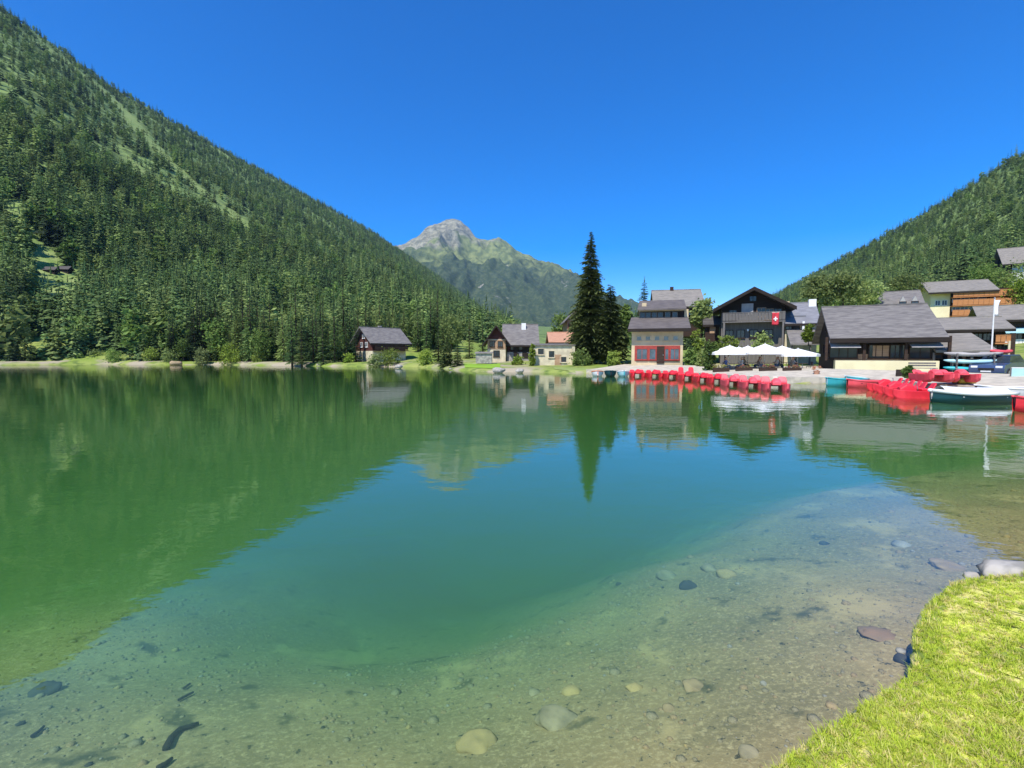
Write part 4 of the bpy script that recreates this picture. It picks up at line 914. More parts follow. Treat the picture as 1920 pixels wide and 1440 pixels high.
# ------------------------------------------------------------------ garden and village plants
for a in (('broadleaf_tree', 'rounded green leafy tree between cafe and black chalet', 1316, 560, 628, 66, 44, BROAD, 31),
          ('broadleaf_tree', 'pale green leafy tree directly above the slate-blue roof', 1532, 512, 590, 80, 60, PALELEAF, 32),
          ('broadleaf_tree', 'wide pale green tree above the left half of the restaurant roof', 1580, 500, 592, 78, 70, PALELEAF, 33),
          ('broadleaf_tree', 'pale green tree above the middle of the restaurant roof', 1622, 520, 592, 80, 56, PALELEAF, 34),
          ('broadleaf_tree', 'light green tree between the twin gables and the hillside', 1700, 512, 560, 110, 60, BROAD, 36),
          ('broadleaf_tree', 'bright green tree right of the orange balconies', 1910, 520, 590, 100, 50, LIME, 37),
          ('broadleaf_tree', 'bright green tree below the high chalet at the right edge', 1888, 490, 560, 122, 56, BROAD, 38),
          ('broadleaf_tree', 'light green tree above the apartment block roof', 1845, 495, 545, 128, 70, BROAD, 39),
          ('broadleaf_tree', 'small green tree right beside the two dark spruces', 1172, 568, 665, 70, 26, BROAD, 40),
          ('broadleaf_tree', 'green tree in the gap behind the pale boathouse', 1052, 588, 640, 96, 40, BROAD, 41)):
    single_broad(a[0], a[1], *a[2:9 - 1], a[8], n=2200, leaf=.24)
for a in (('bush', 'round yellow-green bush on the shore left of the cafe', 1152, 648, 693, 60, 26, LIME, 51),
          ('bush', 'tall green clipped bush between cafe and parasols', 1331, 622, 694, 47, 24, BROAD, 52),
          ('bush', 'leafy green bush against the black chalet wall', 1428, 620, 660, 56, 40, BROAD, 53),
          ('bush', 'yellow-green hedge shrub below the left end of the black chalet', 1366, 628, 660, 55, 50, LIME, 54),
          ('bush', 'yellow-green shrub by the slate-blue roofed house', 1516, 606, 640, 53, 20, LIME, 55),
          ('bush', 'lime green bush climbing the bank by the cafe right side', 1306, 602, 680, 60, 24, LIME, 56),
          ('bush', 'dark green bush filling the gap right of the cafe wall', 1296, 640, 694, 56, 26, BROAD, 70),
          ('bush', 'leafy bush below the lean-to, left of the clipped bush', 1318, 632, 692, 52, 26, BROAD, 71),
          ('bush', 'dark leafy bush under the tallest spruce', 1090, 650, 692, 64, 40, BROAD, 72),
          ('bush', 'low green bush on the left edge of the far shore', 22, 655, 684, 106, 36, BROAD, 73),
          ('bush', 'lime bush on the far shore just right of the left edge', 78, 660, 684, 105, 22, LIME, 74),
          ('bush', 'green bush behind the middle of the far beach', 180, 652, 682, 106, 30, BROAD, 75),
          ('bush', 'olive bush at the far shore between willow and beach', 322, 652, 684, 101, 34, BROAD, 76),
          ('bush', 'little green potted bush on the restaurant forecourt', 1704, 686, 706, 31, 14, BROAD, 57),
          ('bush', 'large lime green bush on the far shore below the hut', 432, 640, 686, 98, 52, LIME, 58),
          ('bush', 'yellow-green bush at the water under the dark hut', 488, 654, 686, 97, 30, LIME, 59),
          ('bush', 'low green bush on the far shore near the pale beach', 214, 650, 680, 103, 28, BROAD, 60),
          ('bush', 'bright grassy bush at the right end of the pale beach', 282, 648, 680, 103, 26, LIME, 61),
          ('bush', 'tiny green bush between the two beach patches', 150, 660, 682, 104, 14, BROAD, 62),
          ('bush', 'grey-green willow bush leaning over the far shore', 378, 644, 686, 99, 26, PALELEAF, 63),
          ('bush', 'round lime bush in front of the red-brown chalet', 732, 650, 688, 84, 40, LIME, 64),
          ('bush', 'pale green bush at the water left of the red-brown chalet', 655, 660, 688, 88, 22, LIME, 65),
          ('bush', 'soft green bush at the water below the red-brown chalet', 702, 664, 690, 83, 26, PALELEAF, 66),
          ('bush', 'green bush between the red-brown chalet and the low spruces', 800, 652, 690, 80, 34, LIME, 67),
          ('bush', 'bright green garden bush before the timber house', 970, 664, 688, 68, 22, LIME, 68),
          ('bush', 'narrow pale green bush at the boathouse left corner', 998, 640, 690, 65, 12, LIME, 69)):
    single_broad(a[0], a[1], *a[2:8], a[8], n=1500, leaf=.15, cat='bush')

# lawn by the timber house
def patch(name, pts, mat, dz=.05, n=14):
    """sheet that follows the ground inside a quadrilateral given as world xy corners"""
    a, b, c, d = [Vector(p) for p in pts]; mb = MB()
    for i in range(n + 1):
        for j in range(n + 1):
            u, v = i / n, j / n; p = (a * (1 - u) + b * u) * (1 - v) + (d * (1 - u) + c * u) * v
            mb.v.append((p.x, p.y, gz(p.x, p.y) + dz))
    for i in range(n):
        for j in range(n): mb.f.append((i * (n + 1) + j, (i + 1) * (n + 1) + j, (i + 1) * (n + 1) + j + 1, i * (n + 1) + j + 1))
    return tag(mb.build(name, mat, None, True), kind='structure')
LAWN = M('bright_lawn', (.24, .40, .03), (.19, .33, .03), .6, .95, .2)
patch('lawn', [W(872, 694.5).xy, W(938, 697.5).xy, P(938, 680, 72).xy, P(868, 680, 77).xy], LAWN)
patch('lawn', [W(1040, 698.5).xy, W(1118, 702.5).xy, P(1120, 690, 56).xy, P(1036, 690, 62).xy], M('shore_grass', (.20, .28, .07), (.27, .30, .10), .5, .95, .2))

# ------------------------------------------------------------------ boats
def pedal_boat(label, group, loc, rz, hull=REDPL, seat=None, tall=False, low=False):
    """catamaran pedal boat: bow towards +x"""
    e = empty('pedal_boat', loc, rz, label=label, cat='pedal boat', group=group)
    seat = seat or hull
    for sg in (-1, 1):
        rings = []
        for x, w_, zb, zt in ((-1.3, .17, -.12, .30), (-1.15, .24, -.2, .36), (0, .25, -.22, .36), (.8, .23, -.2, .38), (1.2, .14, -.08, .42), (1.38, .04, .12, .44)):
            yc = sg * .55; rings.append([(x, yc - w_, zt), (x, yc - w_ * .9, zb + .1), (x, yc - w_ * .5, zb), (x, yc + w_ * .5, zb), (x, yc + w_ * .9, zb + .1), (x, yc + w_, zt)])
        MB().loft(rings).build('pontoon', hull, e, bevel=.03)
    MB().box(-1.1, .75, -.31, .31, .24, .33).build('deck', DARKIN, e)
    for sg in (-1, 1):
        MB().loft([[(-.75 + x, sg * .5 - w_, z), (-.75 + x, sg * .5 + w_, z), (-.65 + x, sg * .5 + w_, z), (-.65 + x, sg * .5 - w_, z)] for x, w_, z in ((.12, .27, .36), (.04, .28, .48), (-.10, .24, .58 if low else .96 if tall else .70), (-.14, .16, .64 if low else 1.05 if tall else .77))]).build('seat_back', seat, e, bevel=.03)
        MB().box(-.62, -.12, sg * .42 - .26, sg * .42 + .26, .36, .48).build('seat', seat, e, bevel=.04)
    MB().loft([[(x, y, z) for y, z in ((-.26, .3), (-.24, h_), (-.1, h_ + .1), (.1, h_ + .1), (.24, h_), (.26, .3))] for x, h_ in ((-.05, .38), (.15, .58), (.5, .62), (.85, .42))]).build('paddle_housing', hull, e, bevel=.03)
    MB().tube([(-.2, 0, .4), (-.1, 0, .75)], .02, 6).tube([(-.1, -.12, .75), (-.1, .12, .75)], .02, 6).build('tiller', METAL, e)
    return e
def row_boat(label, loc, rz, L=4.2, B=1.5, hull=WHITEPL, trim=None, inside=None, free=.55, cover=None, name='rowing_boat', tilt=0):
    """open boat, bow towards +x"""
    e = empty(name, loc, rz, label=label, cat='rowing boat'); e.rotation_euler[0] = tilt
    trim = trim or hull; inside = inside or TANWOOD; st = []
    for k in range(11):
        t = k / 10; x = L * (t - .5); w_ = B / 2 * (math.sin(math.pi * min(1, (.12 + .62 * t))) if t < .6 else math.cos((t - .6) / .4 * 1.5) * .985 + .01) ** .8
        st.append((x, max(w_, .02), free + .22 * max(0, t - .5) ** 1.5 * 2 + .05 * (1 - t), -.14 + .3 * max(0, t - .75) * 2))
    out = [[(x, -w_, zt), (x, -w_ * .92, zt * .45), (x, -w_ * .5, zb), (x, w_ * .5, zb), (x, w_ * .92, zt * .45), (x, w_, zt)] for x, w_, zt, zb in st]
    MB().loft(out, closed=False).add(out[0], [(0, 1, 2, 3, 4, 5)]).build('hull', hull, e, True)
    ins = [[(x * .97, -w_ * .93, zt - .01), (x * .97, -w_ * .8, zt * .45), (x * .97, -w_ * .45, zb + .1), (x * .97, w_ * .45, zb + .1), (x * .97, w_ * .8, zt * .45), (x * .97, w_ * .93, zt - .01)] for x, w_, zt, zb in st]
    mb = MB().loft(ins, closed=False); mb.f = [tuple(reversed(f)) for f in mb.f]; mb.build('inner_hull', inside, e, True)
    gw = MB()
    for sg in (-1, 1): gw.tube([(x, sg * w_ * .97, zt + .01) for x, w_, zt, zb in st], .09 if cover else .05, 6)
    gw.tube([(st[0][0], -st[0][1], st[0][2]), (st[0][0], st[0][1], st[0][2])], .05, 6); gw.build('gunwale', trim, e, True)
    for t in (.22, .48, .72):
        x, w_, zt, zb = st[int(t * 10)]; MB().box(x - .13, x + .13, -w_ * .9, w_ * .9, zt - .17, zt - .13).build('thwart', inside, e)
    if cover:
        rows = [[(x, -w_ * 1.02, zt + .04), (x, -w_ * .5, zt + .2), (x, 0, zt + .27), (x, w_ * .5, zt + .2), (x, w_ * 1.02, zt + .04)] for x, w_, zt, zb in st[1:10]]
        MB().loft(rows, closed=False).build('cover', cover, e, True)
    return e
def kayak(label, loc, rz, L, mat, rx=0, name='kayak'):
    e = empty(name, loc, rz, label=label, cat='kayak'); e.rotation_euler[0] = rx
    rings = []
    for k in range(13):
        t = k / 12; w_ = max(.02, .33 * math.sin(math.pi * t) ** .7); zt = .26 + .12 * abs(t - .5) ** 2 * 4; x = L * (t - .5)
        rings.append([(x, w_ * math.cos(a), .13 + (.16 if math.sin(a) > 0 else .15) * math.sin(a) * (w_ / .33) ** .5 + .1 * abs(t - .5) ** 2 * 4) for a in [2 * math.pi * j / 10 for j in range(10)]])
    h_ = MB().loft(rings).build('hull', mat, e, True)
    MB().tube([(.45 * math.cos(a) - .1, .22 * math.sin(a), .295) for a in [2 * math.pi * j / 14 for j in range(15)]], .025, 5).build('cockpit_rim', RUBBER, e)
    MB().prism([(.42 * math.cos(2 * math.pi * j / 14) - .1, .2 * math.sin(2 * math.pi * j / 14)) for j in range(14)], .285, .292).build('cockpit', DARKIN, e)
    return e
def wl(px, py): return W(px, py, 0.0)
GP = 'red pedal boats moored in front of the cafe and parasols'
row1 = [(1195, 705.5, 262, REDPL, 'leftmost in the row before the cafe, low', .9), (1227, 706.5, 262, REDPL, 'second from the left in the row before the cafe, low', .9), (1259, 708, 260, REDPL, 'third from the left below the cafe, low', .9),
        (1288, 711, 258, REDPL, 'with tall seats just right of the cafe', .85), (1317, 714.5, 256, REDPL, 'low, between the two with tall seats', .8), (1344, 717, 255, REDPL, 'with tall seats below the leftmost parasol', .85),
        (1372, 722, 254, PINKRED, 'faded, third from the right end of the long row', .8), (1409, 726, 252, PINKRED, 'faded, second from the right end of the long row', .85), (1453, 730, 248, PINKRED, 'faded, at the right end of the long row', .95)]
for px, py, a, m_, t_, sw in row1:
    b_ = pedal_boat('red pedal boat ' + t_, GP, wl(px, py), R(a), m_, None, 'tall' in t_, 'low' in t_); b_.scale = (1, sw, 1)
GP2 = 'red pedal boats beside the white rowing boat'
for px, py, a, m_, t_ in ((1670, 733, 160, REDPL, 'farthest left beside the teal boats'), (1691, 738.5, 160, REDPL, 'in the middle of the right-hand cluster'), (1713, 745, 162, REDPL, 'nearest to the camera, left of the white rowing boat')):
    pedal_boat('red pedal boat ' + t_, GP2, wl(px, py), R(a), m_).scale = (.78, .88, 1)
for px, py, z_, a, m_, t_ in ((1746, 710.5, .58, 255, PINKRED, 'pulled onto the quay behind the nearest red ones'), (1795, 710.5, .58, 252, PINKRED, 'on the quay behind the yellow float')):
    p = W(px, py, z_ + .2); pedal_boat('red pedal boat ' + t_, GP2, p, R(a), m_, None, False, True).scale = (.85, .85, .8)
row_boat('white rowing boat with dark teal hull floating at the right', wl(1820, 753), R(178), 3.6, 1.4, DTEAL, WHITEPL, WHITEPL, .36, WHITEPL)
row_boat('long white boat moored behind the white and teal one', wl(1897, 748), R(172), 3.2, 1.3, WHITEPL, WHITEPL, REDWOOD, .5)
row_boat('dark red rowing boat cut by the right edge', wl(1978, 771), R(176), 3.0, 1.2, REDPL, PINKRED, DARKIN, .4)
row_boat('teal rowing boat moored left of the red cluster', wl(1586, 723.5), R(192), 3.2, 1.3, TEAL, TEAL, CYAN, .42)
row_boat('second teal boat lying close behind the first', wl(1617, 719.5), R(192), 3.0, 1.2, TEAL, CYAN, TEAL, .42)
row_boat('crimson pointed rowing boat with dark inside beside the teal boats', wl(1622, 725.5), R(180), 2.4, 1.2, PINKRED, PINKRED, DARKIN, .36)
row_boat('small orange and white rowing boat at the left end of the moorings', wl(1120, 705), R(262), 2.6, 1.2, WHITEPL, ORANGEPL, ORANGEPL, .4)
row_boat('dark teal rowing boat left of the red row', wl(1144, 705), R(262), 2.6, 1.2, DTEAL, DTEAL, DARKIN, .42)
row_boat('pale cyan rowing boat next to the first red pedal boat', wl(1168, 705.5), R(262), 2.6, 1.2, CYAN, WHITEPL, TEAL, .42)
e = empty('swim_float', W(1812, 719, .52), label='yellow inflatable float on the quay among the red boats', cat='float')
MB().tube([(-.45, 0, .15), (.45, 0, .15)], .16, 10).tube([(-.45, .32, .15), (.45, .32, .15)], .16, 10).build('tube', YELLOWPL, e, True); MB().box(-.3, .3, .06, .26, .22, .27).build('strap', RUBBER, e)

# ------------------------------------------------------------------ parasols, tables, people on the terrace
def parasol(label, px, py_top, py_edge, Y, w, base_z):
    b = P(px, py_edge, Y); zt = P(px, py_top, Y).z
    e = empty('parasol', (b.x, b.y, base_z), label=label, cat='parasol', group='white parasols on the terrace')
    ze = b.z - base_z; zt -= base_z
    n = 8; ring = [(w * math.cos(2 * math.pi * (k + .5) / n), w * math.sin(2 * math.pi * (k + .5) / n)) for k in range(n)]
    mid = [(x * .5, y * .5, ze + (zt - ze) * .5) for x, y in ring]
    mb = MB(); mb.v = [(0, 0, zt)] + mid + [(x, y, ze) for x, y in ring] + [(x, y, ze - .22) for x, y in ring]
    for k in range(n):
        j = (k + 1) % n; mb.f += [(0, 1 + k, 1 + j), (1 + k, 1 + n + k, 1 + n + j, 1 + j), (1 + n + k, 1 + 2 * n + k, 1 + 2 * n + j, 1 + n + j)]
    c = mb.build('canopy', CANVAS, e); m_ = c.modifiers.new('thick', 'SOLIDIFY'); m_.thickness = .012
    MB().tube([(0, 0, 0), (0, 0, zt + .08)], .03, 8).build('pole', POLE, e); MB().tube([(0, 0, -.02), (0, 0, .08)], [.3, .28], 12).build('base', STONE, e)
    ribs = MB()
    for x, y in ring: ribs.tube([(0, 0, ze - .05), (x * .55, y * .55, ze + (zt - ze) * .40)], .012, 4)
    ribs.build('rib', POLE, e)
TZ = .75
for a in (('white parasol at the left end of the row, beside the clipped bush', 1368, 644, 661, 46.5, 1.6), ('white parasol second from the left, below the yellow-green hedge', 1402, 645, 661, 48.0, 1.5),
          ('white parasol in the middle of the row, below the red flag', 1434, 641, 660, 45.5, 1.65), ('white parasol second from the right, before the porch roof', 1466, 645, 661, 46.5, 1.55),
          ('white parasol at the right end of the row', 1496, 650, 664, 44, 1.5), ('white parasol behind, between the two left ones', 1385, 647, 660, 50, 1.5), ('white parasol behind, left of the right end one', 1481, 650, 661, 48.5, 1.4)): parasol(a[0], a[1], a[2] + 3.5, a[3], a[4], a[5] * 1.18, TZ)
patch('terrace', [P(1335, 690, 47).xy, P(1545, 690, 40).xy, P(1535, 690, 52).xy, P(1335, 690, 56).xy], PAVE, .1)
def table(label, loc):
    e = empty('cafe_table', loc, label=label, cat='table', group='terrace tables')
    MB().tube([(0, 0, .70), (0, 0, .74)], .45, 14).build('tabletop', TANWOOD, e); MB().tube([(0, 0, 0), (0, 0, .70)], .03, 6).build('leg', METAL, e); MB().tube([(0, 0, 0), (0, 0, .03)], .22, 10).build('foot', METAL, e)
def chair(label, loc, rz, mat):
    e = empty('cafe_chair', loc, rz, label=label, cat='chair', group='terrace chairs')
    MB().box(-.21, .21, -.21, .21, .42, .46).build('seat', mat, e); MB().box(-.21, .21, .18, .21, .52, .88).build('backrest', mat, e)
    for x in (-.18, .18):
        for y in (-.18, .18): MB().box(x - .016, x + .016, y - .016, y + .016, 0, .42 if y < 0 else .9).build('leg', METAL, e)
def person(label, loc, rz, shirt, trousers, hair, pose='stand'):
    e = empty('person', loc, rz, label=label, cat='person')
    if pose == 'sit':
        J = dict(pel=(0, 0, .52), ch=(0, .04, .98), nk=(0, .03, 1.10), hd=(0, .0, 1.22), hd2=(0, -.01, 1.33), sl=(-.17, .04, 1.02), sr=(.17, .04, 1.02), el=(-.24, -.06, .80), er=(.24, -.06, .80), hl=(-.14, -.30, .78), hr=(.14, -.30, .78),
                 kl=(-.12, -.44, .52), kr=(.12, -.44, .52), al=(-.12, -.42, .09), ar=(.12, -.42, .09), tl=(-.12, -.60, .05), tr=(.12, -.60, .05), pl=(-.1, -.02, .52), pr=(.1, -.02, .52))
    else:
        J = dict(pel=(0, 0, .93), ch=(0, 0, 1.36), nk=(0, 0, 1.48), hd=(0, -.02, 1.60), hd2=(0, -.03, 1.70), sl=(-.19, 0, 1.40), sr=(.19, 0, 1.40), el=(-.26, .02, 1.12), er=(.26, .02, 1.12), hl=(-.25, -.08, .86), hr=(.25, -.08, .86),
                 kl=(-.11, -.03, .50), kr=(.11, .02, .50), al=(-.12, .02, .09), ar=(.12, .06, .09), tl=(-.13, -.16, .05), tr=(.13, -.12, .05), pl=(-.09, 0, .90), pr=(.09, 0, .90))
    def skin(name, edges, rad, mat):
        ks = []
        for a_, b_ in edges:
            for q in (a_, b_):
                if q not in ks: ks.append(q)
        me = bpy.data.meshes.new(name); me.from_pydata([J[k] for k in ks], [(ks.index(a_), ks.index(b_)) for a_, b_ in edges], []); me.update()
        o = link(name, me, mat, e); o.modifiers.new('skin', 'SKIN'); sv = me.skin_vertices[0].data
        for i, k in enumerate(ks): sv[i].radius = (rad.get(k, .05),) * 2
        sv[0].use_root = True; m_ = o.modifiers.new('sub', 'SUBSURF'); m_.levels = 1; m_.render_levels = 1; return o
    skin('body', [('pel', 'ch'), ('ch', 'nk'), ('nk', 'hd'), ('hd', 'hd2'), ('ch', 'sl'), ('ch', 'sr'), ('sl', 'el'), ('sr', 'er'), ('el', 'hl'), ('er', 'hr'), ('pel', 'pl'), ('pel', 'pr'), ('pl', 'kl'), ('pr', 'kr'), ('kl', 'al'), ('kr', 'ar'), ('al', 'tl'), ('ar', 'tr')],
         dict(pel=.12, ch=.14, nk=.055, hd=.09, hd2=.075, sl=.07, sr=.07, el=.042, er=.042, hl=.035, hr=.035, pl=.085, pr=.085, kl=.06, kr=.06, al=.042, ar=.042, tl=.035, tr=.035), SKIN)
    skin('shirt', [('pel', 'ch'), ('ch', 'sl'), ('ch', 'sr'), ('sl', 'el'), ('sr', 'er')], dict(pel=.14, ch=.165, sl=.09, sr=.09, el=.06, er=.06), shirt)
    skin('trousers', [('pel', 'pl'), ('pel', 'pr'), ('pl', 'kl'), ('pr', 'kr'), ('kl', 'al'), ('kr', 'ar')], dict(pel=.135, pl=.105, pr=.105, kl=.078, kr=.078, al=.06, ar=.06), trousers)
    J['q0'] = (J['hd2'][0], J['hd2'][1] + .03, J['hd2'][2] + .02); J['q1'] = (J['hd'][0], J['hd'][1] + .05, J['hd'][2] + .02)
    skin('hair', [('q0', 'q1')], dict(q0=.085, q1=.07), hair)
CL = {k: M('cloth_' + k, c) for k, c in dict(blue=(.08, .14, .35), white=(.7, .69, .66), coral=(.6, .2, .15), dark=(.04, .04, .05), grey=(.25, .25, .26), denim=(.10, .15, .25), tan=(.45, .36, .25)).items()}
HB, HD = M('brown_hair', (.09, .05, .03)), M('dark_hair', (.02, .016, .014))
tspots = [(1376, 46.2, 'left end'), (1410, 47.2, 'second from the left'), (1442, 45.2, 'middle'), (1474, 46, 'second from the right'), (1504, 43.6, 'right end')]
for i, (px, Y, t_) in enumerate(tspots):
    p = P(px, 690, Y); tz = gz(p.x, p.y) + .1; table('round cafe table under the %s parasol' % t_, (p.x, p.y, tz))
    for sg, sd_ in ((-1, 'left'), (1, 'right')):
        chair('dark cafe chair on the %s of the %s terrace table' % (sd_, t_), (p.x + sg * .75, p.y + .1, tz), R(90 * -sg), DARKWOOD if i % 2 else GREYWOOD)
def sit(i, sg, label, sh, tr_, hr_):
    px, Y, _ = tspots[i]; p = P(px, 690, Y); person(label, (p.x + sg * .75, p.y + .1, gz(p.x, p.y) + .1), R(90 * -sg), sh, tr_, hr_, 'sit')
for i_, sg_, lb_, a_, b_, c_ in ((0, -1, 'blue top seated at the left end table, left side', 'blue', 'grey', HB), (0, 1, 'white top seated at the left end table, right side', 'white', 'denim', HD), (1, -1, 'tan top seated at the second table, left side', 'tan', 'dark', HB), (1, 1, 'coral top seated at the second table, right side', 'coral', 'denim', HD),
                                 (2, -1, 'tan top seated at the middle table, left side', 'tan', 'denim', HD), (2, 1, 'white top seated at the middle table, right side', 'white', 'denim', HD), (3, -1, 'coral top seated at the fourth table, left side', 'coral', 'grey', HB), (3, 1, 'dark top seated at the fourth table, right side', 'dark', 'tan', HB), (4, -1, 'grey top seated at the right end table', 'grey', 'denim', HD)):
    sit(i_, sg_, 'person in ' + lb_, CL[a_], CL[b_], c_)
for px, Y, lb in ((1352, 44.5, 'left end of the terrace edge, beside the clipped bush'), (1395, 44, 'terrace edge below the left parasols'), (1440, 42.5, 'terrace edge below the middle parasol'), (1485, 41.5, 'terrace edge below the right parasols')):
    p = P(px, 690, Y); e = empty('planter', (p.x, p.y, gz(p.x, p.y) + .1), R(-15), label='planter box with flowers at the ' + lb, cat='planter', group='planters along the terrace edge')
    MB().box(-.7, .7, -.2, .2, 0, .42).build('box', DARKWOOD, e); fo_ = leaf_crown(int(px), [(0, 0, .52, .66, .2, .16)], 420, .055).build('flowers', M('planter_flowers_%d' % (px % 3), ((.5, .12, .12), (.16, .24, .06), (.5, .36, .12))[px % 3], (.10, .18, .05), 16, .8, lo=.42, hi=.55), e); tag(fo_, kind='stuff')
def gzq(p): return max(gz(p.x, p.y), .44 + .064 * max(0, float(lake_sd(np.array([p.x]), np.array([p.y]))[0])))
p = P(1531, 702, 38); e = empty('flower_pot', (p.x, p.y, gzq(p)), label='terracotta pot of coral flowers at the porch corner', cat='flower pot')
MB().tube([(0, 0, 0), (0, 0, .32)], [.16, .24], 12).build('pot', REDTILE, e); tag(leaf_crown(77, [(0, 0, .5, .28, .28, .22)], 260, .05).build('flowers', M('coral_petals', (.62, .20, .16), (.40, .30, .12), 14, .8), e), kind='stuff')
p = P(1686, 703, 34); e = empty('signboard', (p.x, p.y, gzq(p)), R(-30), label='small dark folding board before the pale terrace wall', cat='sign'); e.scale = (.62,) * 3
for sg in (-1, 1): MB().hexa([(-.3, sg * .22 - .015, 0), (.3, sg * .22 - .015, 0), (.3, sg * .22 + .015, 0), (-.3, sg * .22 + .015, 0), (-.3, sg * .03 - .015, .85), (.3, sg * .03 - .015, .85), (.3, sg * .03 + .015, .85), (-.3, sg * .03 + .015, .85)]).build('board', BLACKWOOD, e)
# ------------------------------------------------------------------ car with kayak on its roof, kayak rack, info panel
def car(label, loc, rz):
    e = empty('car', loc, rz, label=label, cat='car')
    prof = [(-2.1, .32), (-2.12, .62), (-2.02, .86), (-1.55, .92), (-1.0, 1.02), (1.3, 1.05), (2.0, .98), (2.1, .75), (2.08, .34)]
    rings = [[(x, y * .9 if z > .8 else y, z) for x, z in prof] for y in (-.86, -.8)]
    mb = MB(); n = len(prof)
    for y, k in ((-.88, .96), (-.9, 1), (.9, 1), (.88, .96)): mb.v += [(x * k, y, .62 + (z - .62) * k) for x, z in prof]
    for i in range(3):
        for k in range(n): mb.f.append((i * n + k, i * n + (k + 1) % n, (i + 1) * n + (k + 1) % n, (i + 1) * n + k))
    mb.f += [tuple(reversed(range(n))), tuple(range(3 * n, 4 * n))]
    mb.build('body', CARPAINT, e, bevel=.05)
    MB().hexa([(-1.15, -.82, 1.0), (1.75, -.82, 1.02), (1.75, .82, 1.02), (-1.15, .82, 1.0), (-.45, -.64, 1.48), (1.35, -.66, 1.5), (1.35, .66, 1.5), (-.45, .64, 1.48)]).build('cabin', GLASS, e, bevel=.05)
    MB().hexa([(-.5, -.66, 1.47), (1.4, -.68, 1.49), (1.4, .68, 1.49), (-.5, .66, 1.47), (-.4, -.6, 1.54), (1.3, -.62, 1.56), (1.3, .62, 1.56), (-.4, .6, 1.54)]).build('roof', CARPAINT, e, bevel=.03)
    for x in (-1.3, 1.3):
        for y in (-.82, .82):
            w_ = MB().tube([(x, y - .1, .32), (x, y + .1, .32)], .32, 18).build('wheel', RUBBER, e); MB().tube([(x, y - .115, .32), (x, y + .115, .32)], .19, 12).build('rim', METAL, w_)
    for y in (-.62, .62): MB().box(-2.13, -2.0, y - .17, y + .17, .66, .8).build('headlight', WHITE, e, bevel=.02)
    MB().box(-2.14, -2.08, -.4, .4, .5, .66).build('grille', RUBBER, e); MB().box(-2.16, -2.13, -.26, .26, .38, .48).build('number_plate', WHITE, e)
    return e
def onp(px, py, Y):
    p = P(px, py, Y); return Vector((p.x, p.y, gz(p.x, p.y)))
c0 = onp(1872, 708, 33); c0.z = max(c0.z, .62)
car('dark blue car parked beside the boat pavilion', c0, R(28))
kayak('red kayak carried on the roof of the dark blue car', c0 + Vector((.1, 0, 1.6)), R(20), 2.6, PINKRED)
rk = onp(1822, 705, 33); rk.z = .75
e = empty('kayak_rack', rk, R(-20), label='wooden kayak rack between pavilion and dark blue car', cat='rack')
for x in (-1, 1):
    for y in (-.35, .35): MB().box(x - .04, x + .04, y - .04, y + .04, -.4, 1.5).build('post', GREYWOOD, e)
    for z in (.3, .8, 1.3): MB().box(x - .035, x + .035, -.45, .45, z - .04, z).build('bar', GREYWOOD, e)
for z, m_, t_ in ((.30, TEAL, 'teal kayak on the bottom shelf of the rack'), (.80, CYAN, 'pale cyan kayak on the middle shelf of the rack'), (1.30, GREYCANVAS, 'grey kayak on the top shelf of the rack')):
    kayak(t_, rk + Vector((0, 0, z)), R(-20), 3.2, m_)
q = onp(1911, 712, 29); q.z = max(q.z, .6)
e = empty('information_panel', q, R(-35), label='pale cyan information panel standing at the right edge', cat='sign')
MB().box(-.35, .35, -.02, .02, .05, .75).build('board', CYAN, e); MB().box(-.38, .38, -.03, .03, .75, .80).build('top_rail', WHITE, e)
for x in (-.38, .38): MB().box(x - .03, x + .03, -.03, .03, -.4, .80).build('post', GREYWOOD, e)
# bench and bins of the forecourt
q = onp(1730, 704, 33); q.z = .8
e = empty('park_bench', q, R(-25), label='grey wooden bench before the pavilion corner', cat='bench')
for k in range(3): MB().box(-.75, .75, -.2 + k * .14, -.08 + k * .14, .42, .46).build('slat', GREYWOOD, e)
for z in (.56, .72): MB().box(-.75, .75, .24, .28, z, z + .11).build('back_slat', GREYWOOD, e)
for x in (-.6, .6): MB().box(x - .04, x + .04, -.2, .28, -.3, .42).build('leg', METAL, e)

# ------------------------------------------------------------------ near bank: grass, stones, bed
GRASSM = leafmat('lawn_blades', (.46, .60, .05), (.70, .72, .12), (.78, .66, .30), 1.2, .5, .2)
def blade_tuft(seed, n, h0):
    rn = random.Random(seed); mb = MB()
    for _ in range(n):
        a = rn.uniform(0, 6.28); r_ = rn.uniform(0, .035); x, y = r_ * math.cos(a), r_ * math.sin(a); h_ = h0 * rn.uniform(.5, 1.2); b = rn.uniform(0, 6.28); l_ = h_ * rn.uniform(.4, 1.5); w_ = rn.uniform(.0025, .0045)
        dx, dy = math.cos(b), math.sin(b); sx, sy = -dy * w_, dx * w_
        mb.add([(x - sx, y - sy, -.01), (x + sx, y + sy, -.01), (x + dx * l_ * .4 + sx * .8, y + dy * l_ * .4 + sy * .8, h_ * .62), (x + dx * l_ * .4 - sx * .8, y + dy * l_ * .4 - sy * .8, h_ * .62), (x + dx * l_, y + dy * l_, h_)], [(0, 1, 2, 3), (3, 2, 4)])
    return mb
gp = bpy.data.collections.new('grass_tuft_kinds')
for i in range(4):
    me = blade_tuft(200 + i, 16, .034 if i < 3 else .055).mesh('tuft'); me.materials.append(GRASSM); gp.objects.link(bpy.data.objects.new('t%d_tuft' % i, me))
n = 170000; gx = rs.uniform(-.5, 7.5, n); gy = rs.uniform(.8, 6.5, n); gs = lake_sd(gx, gy)
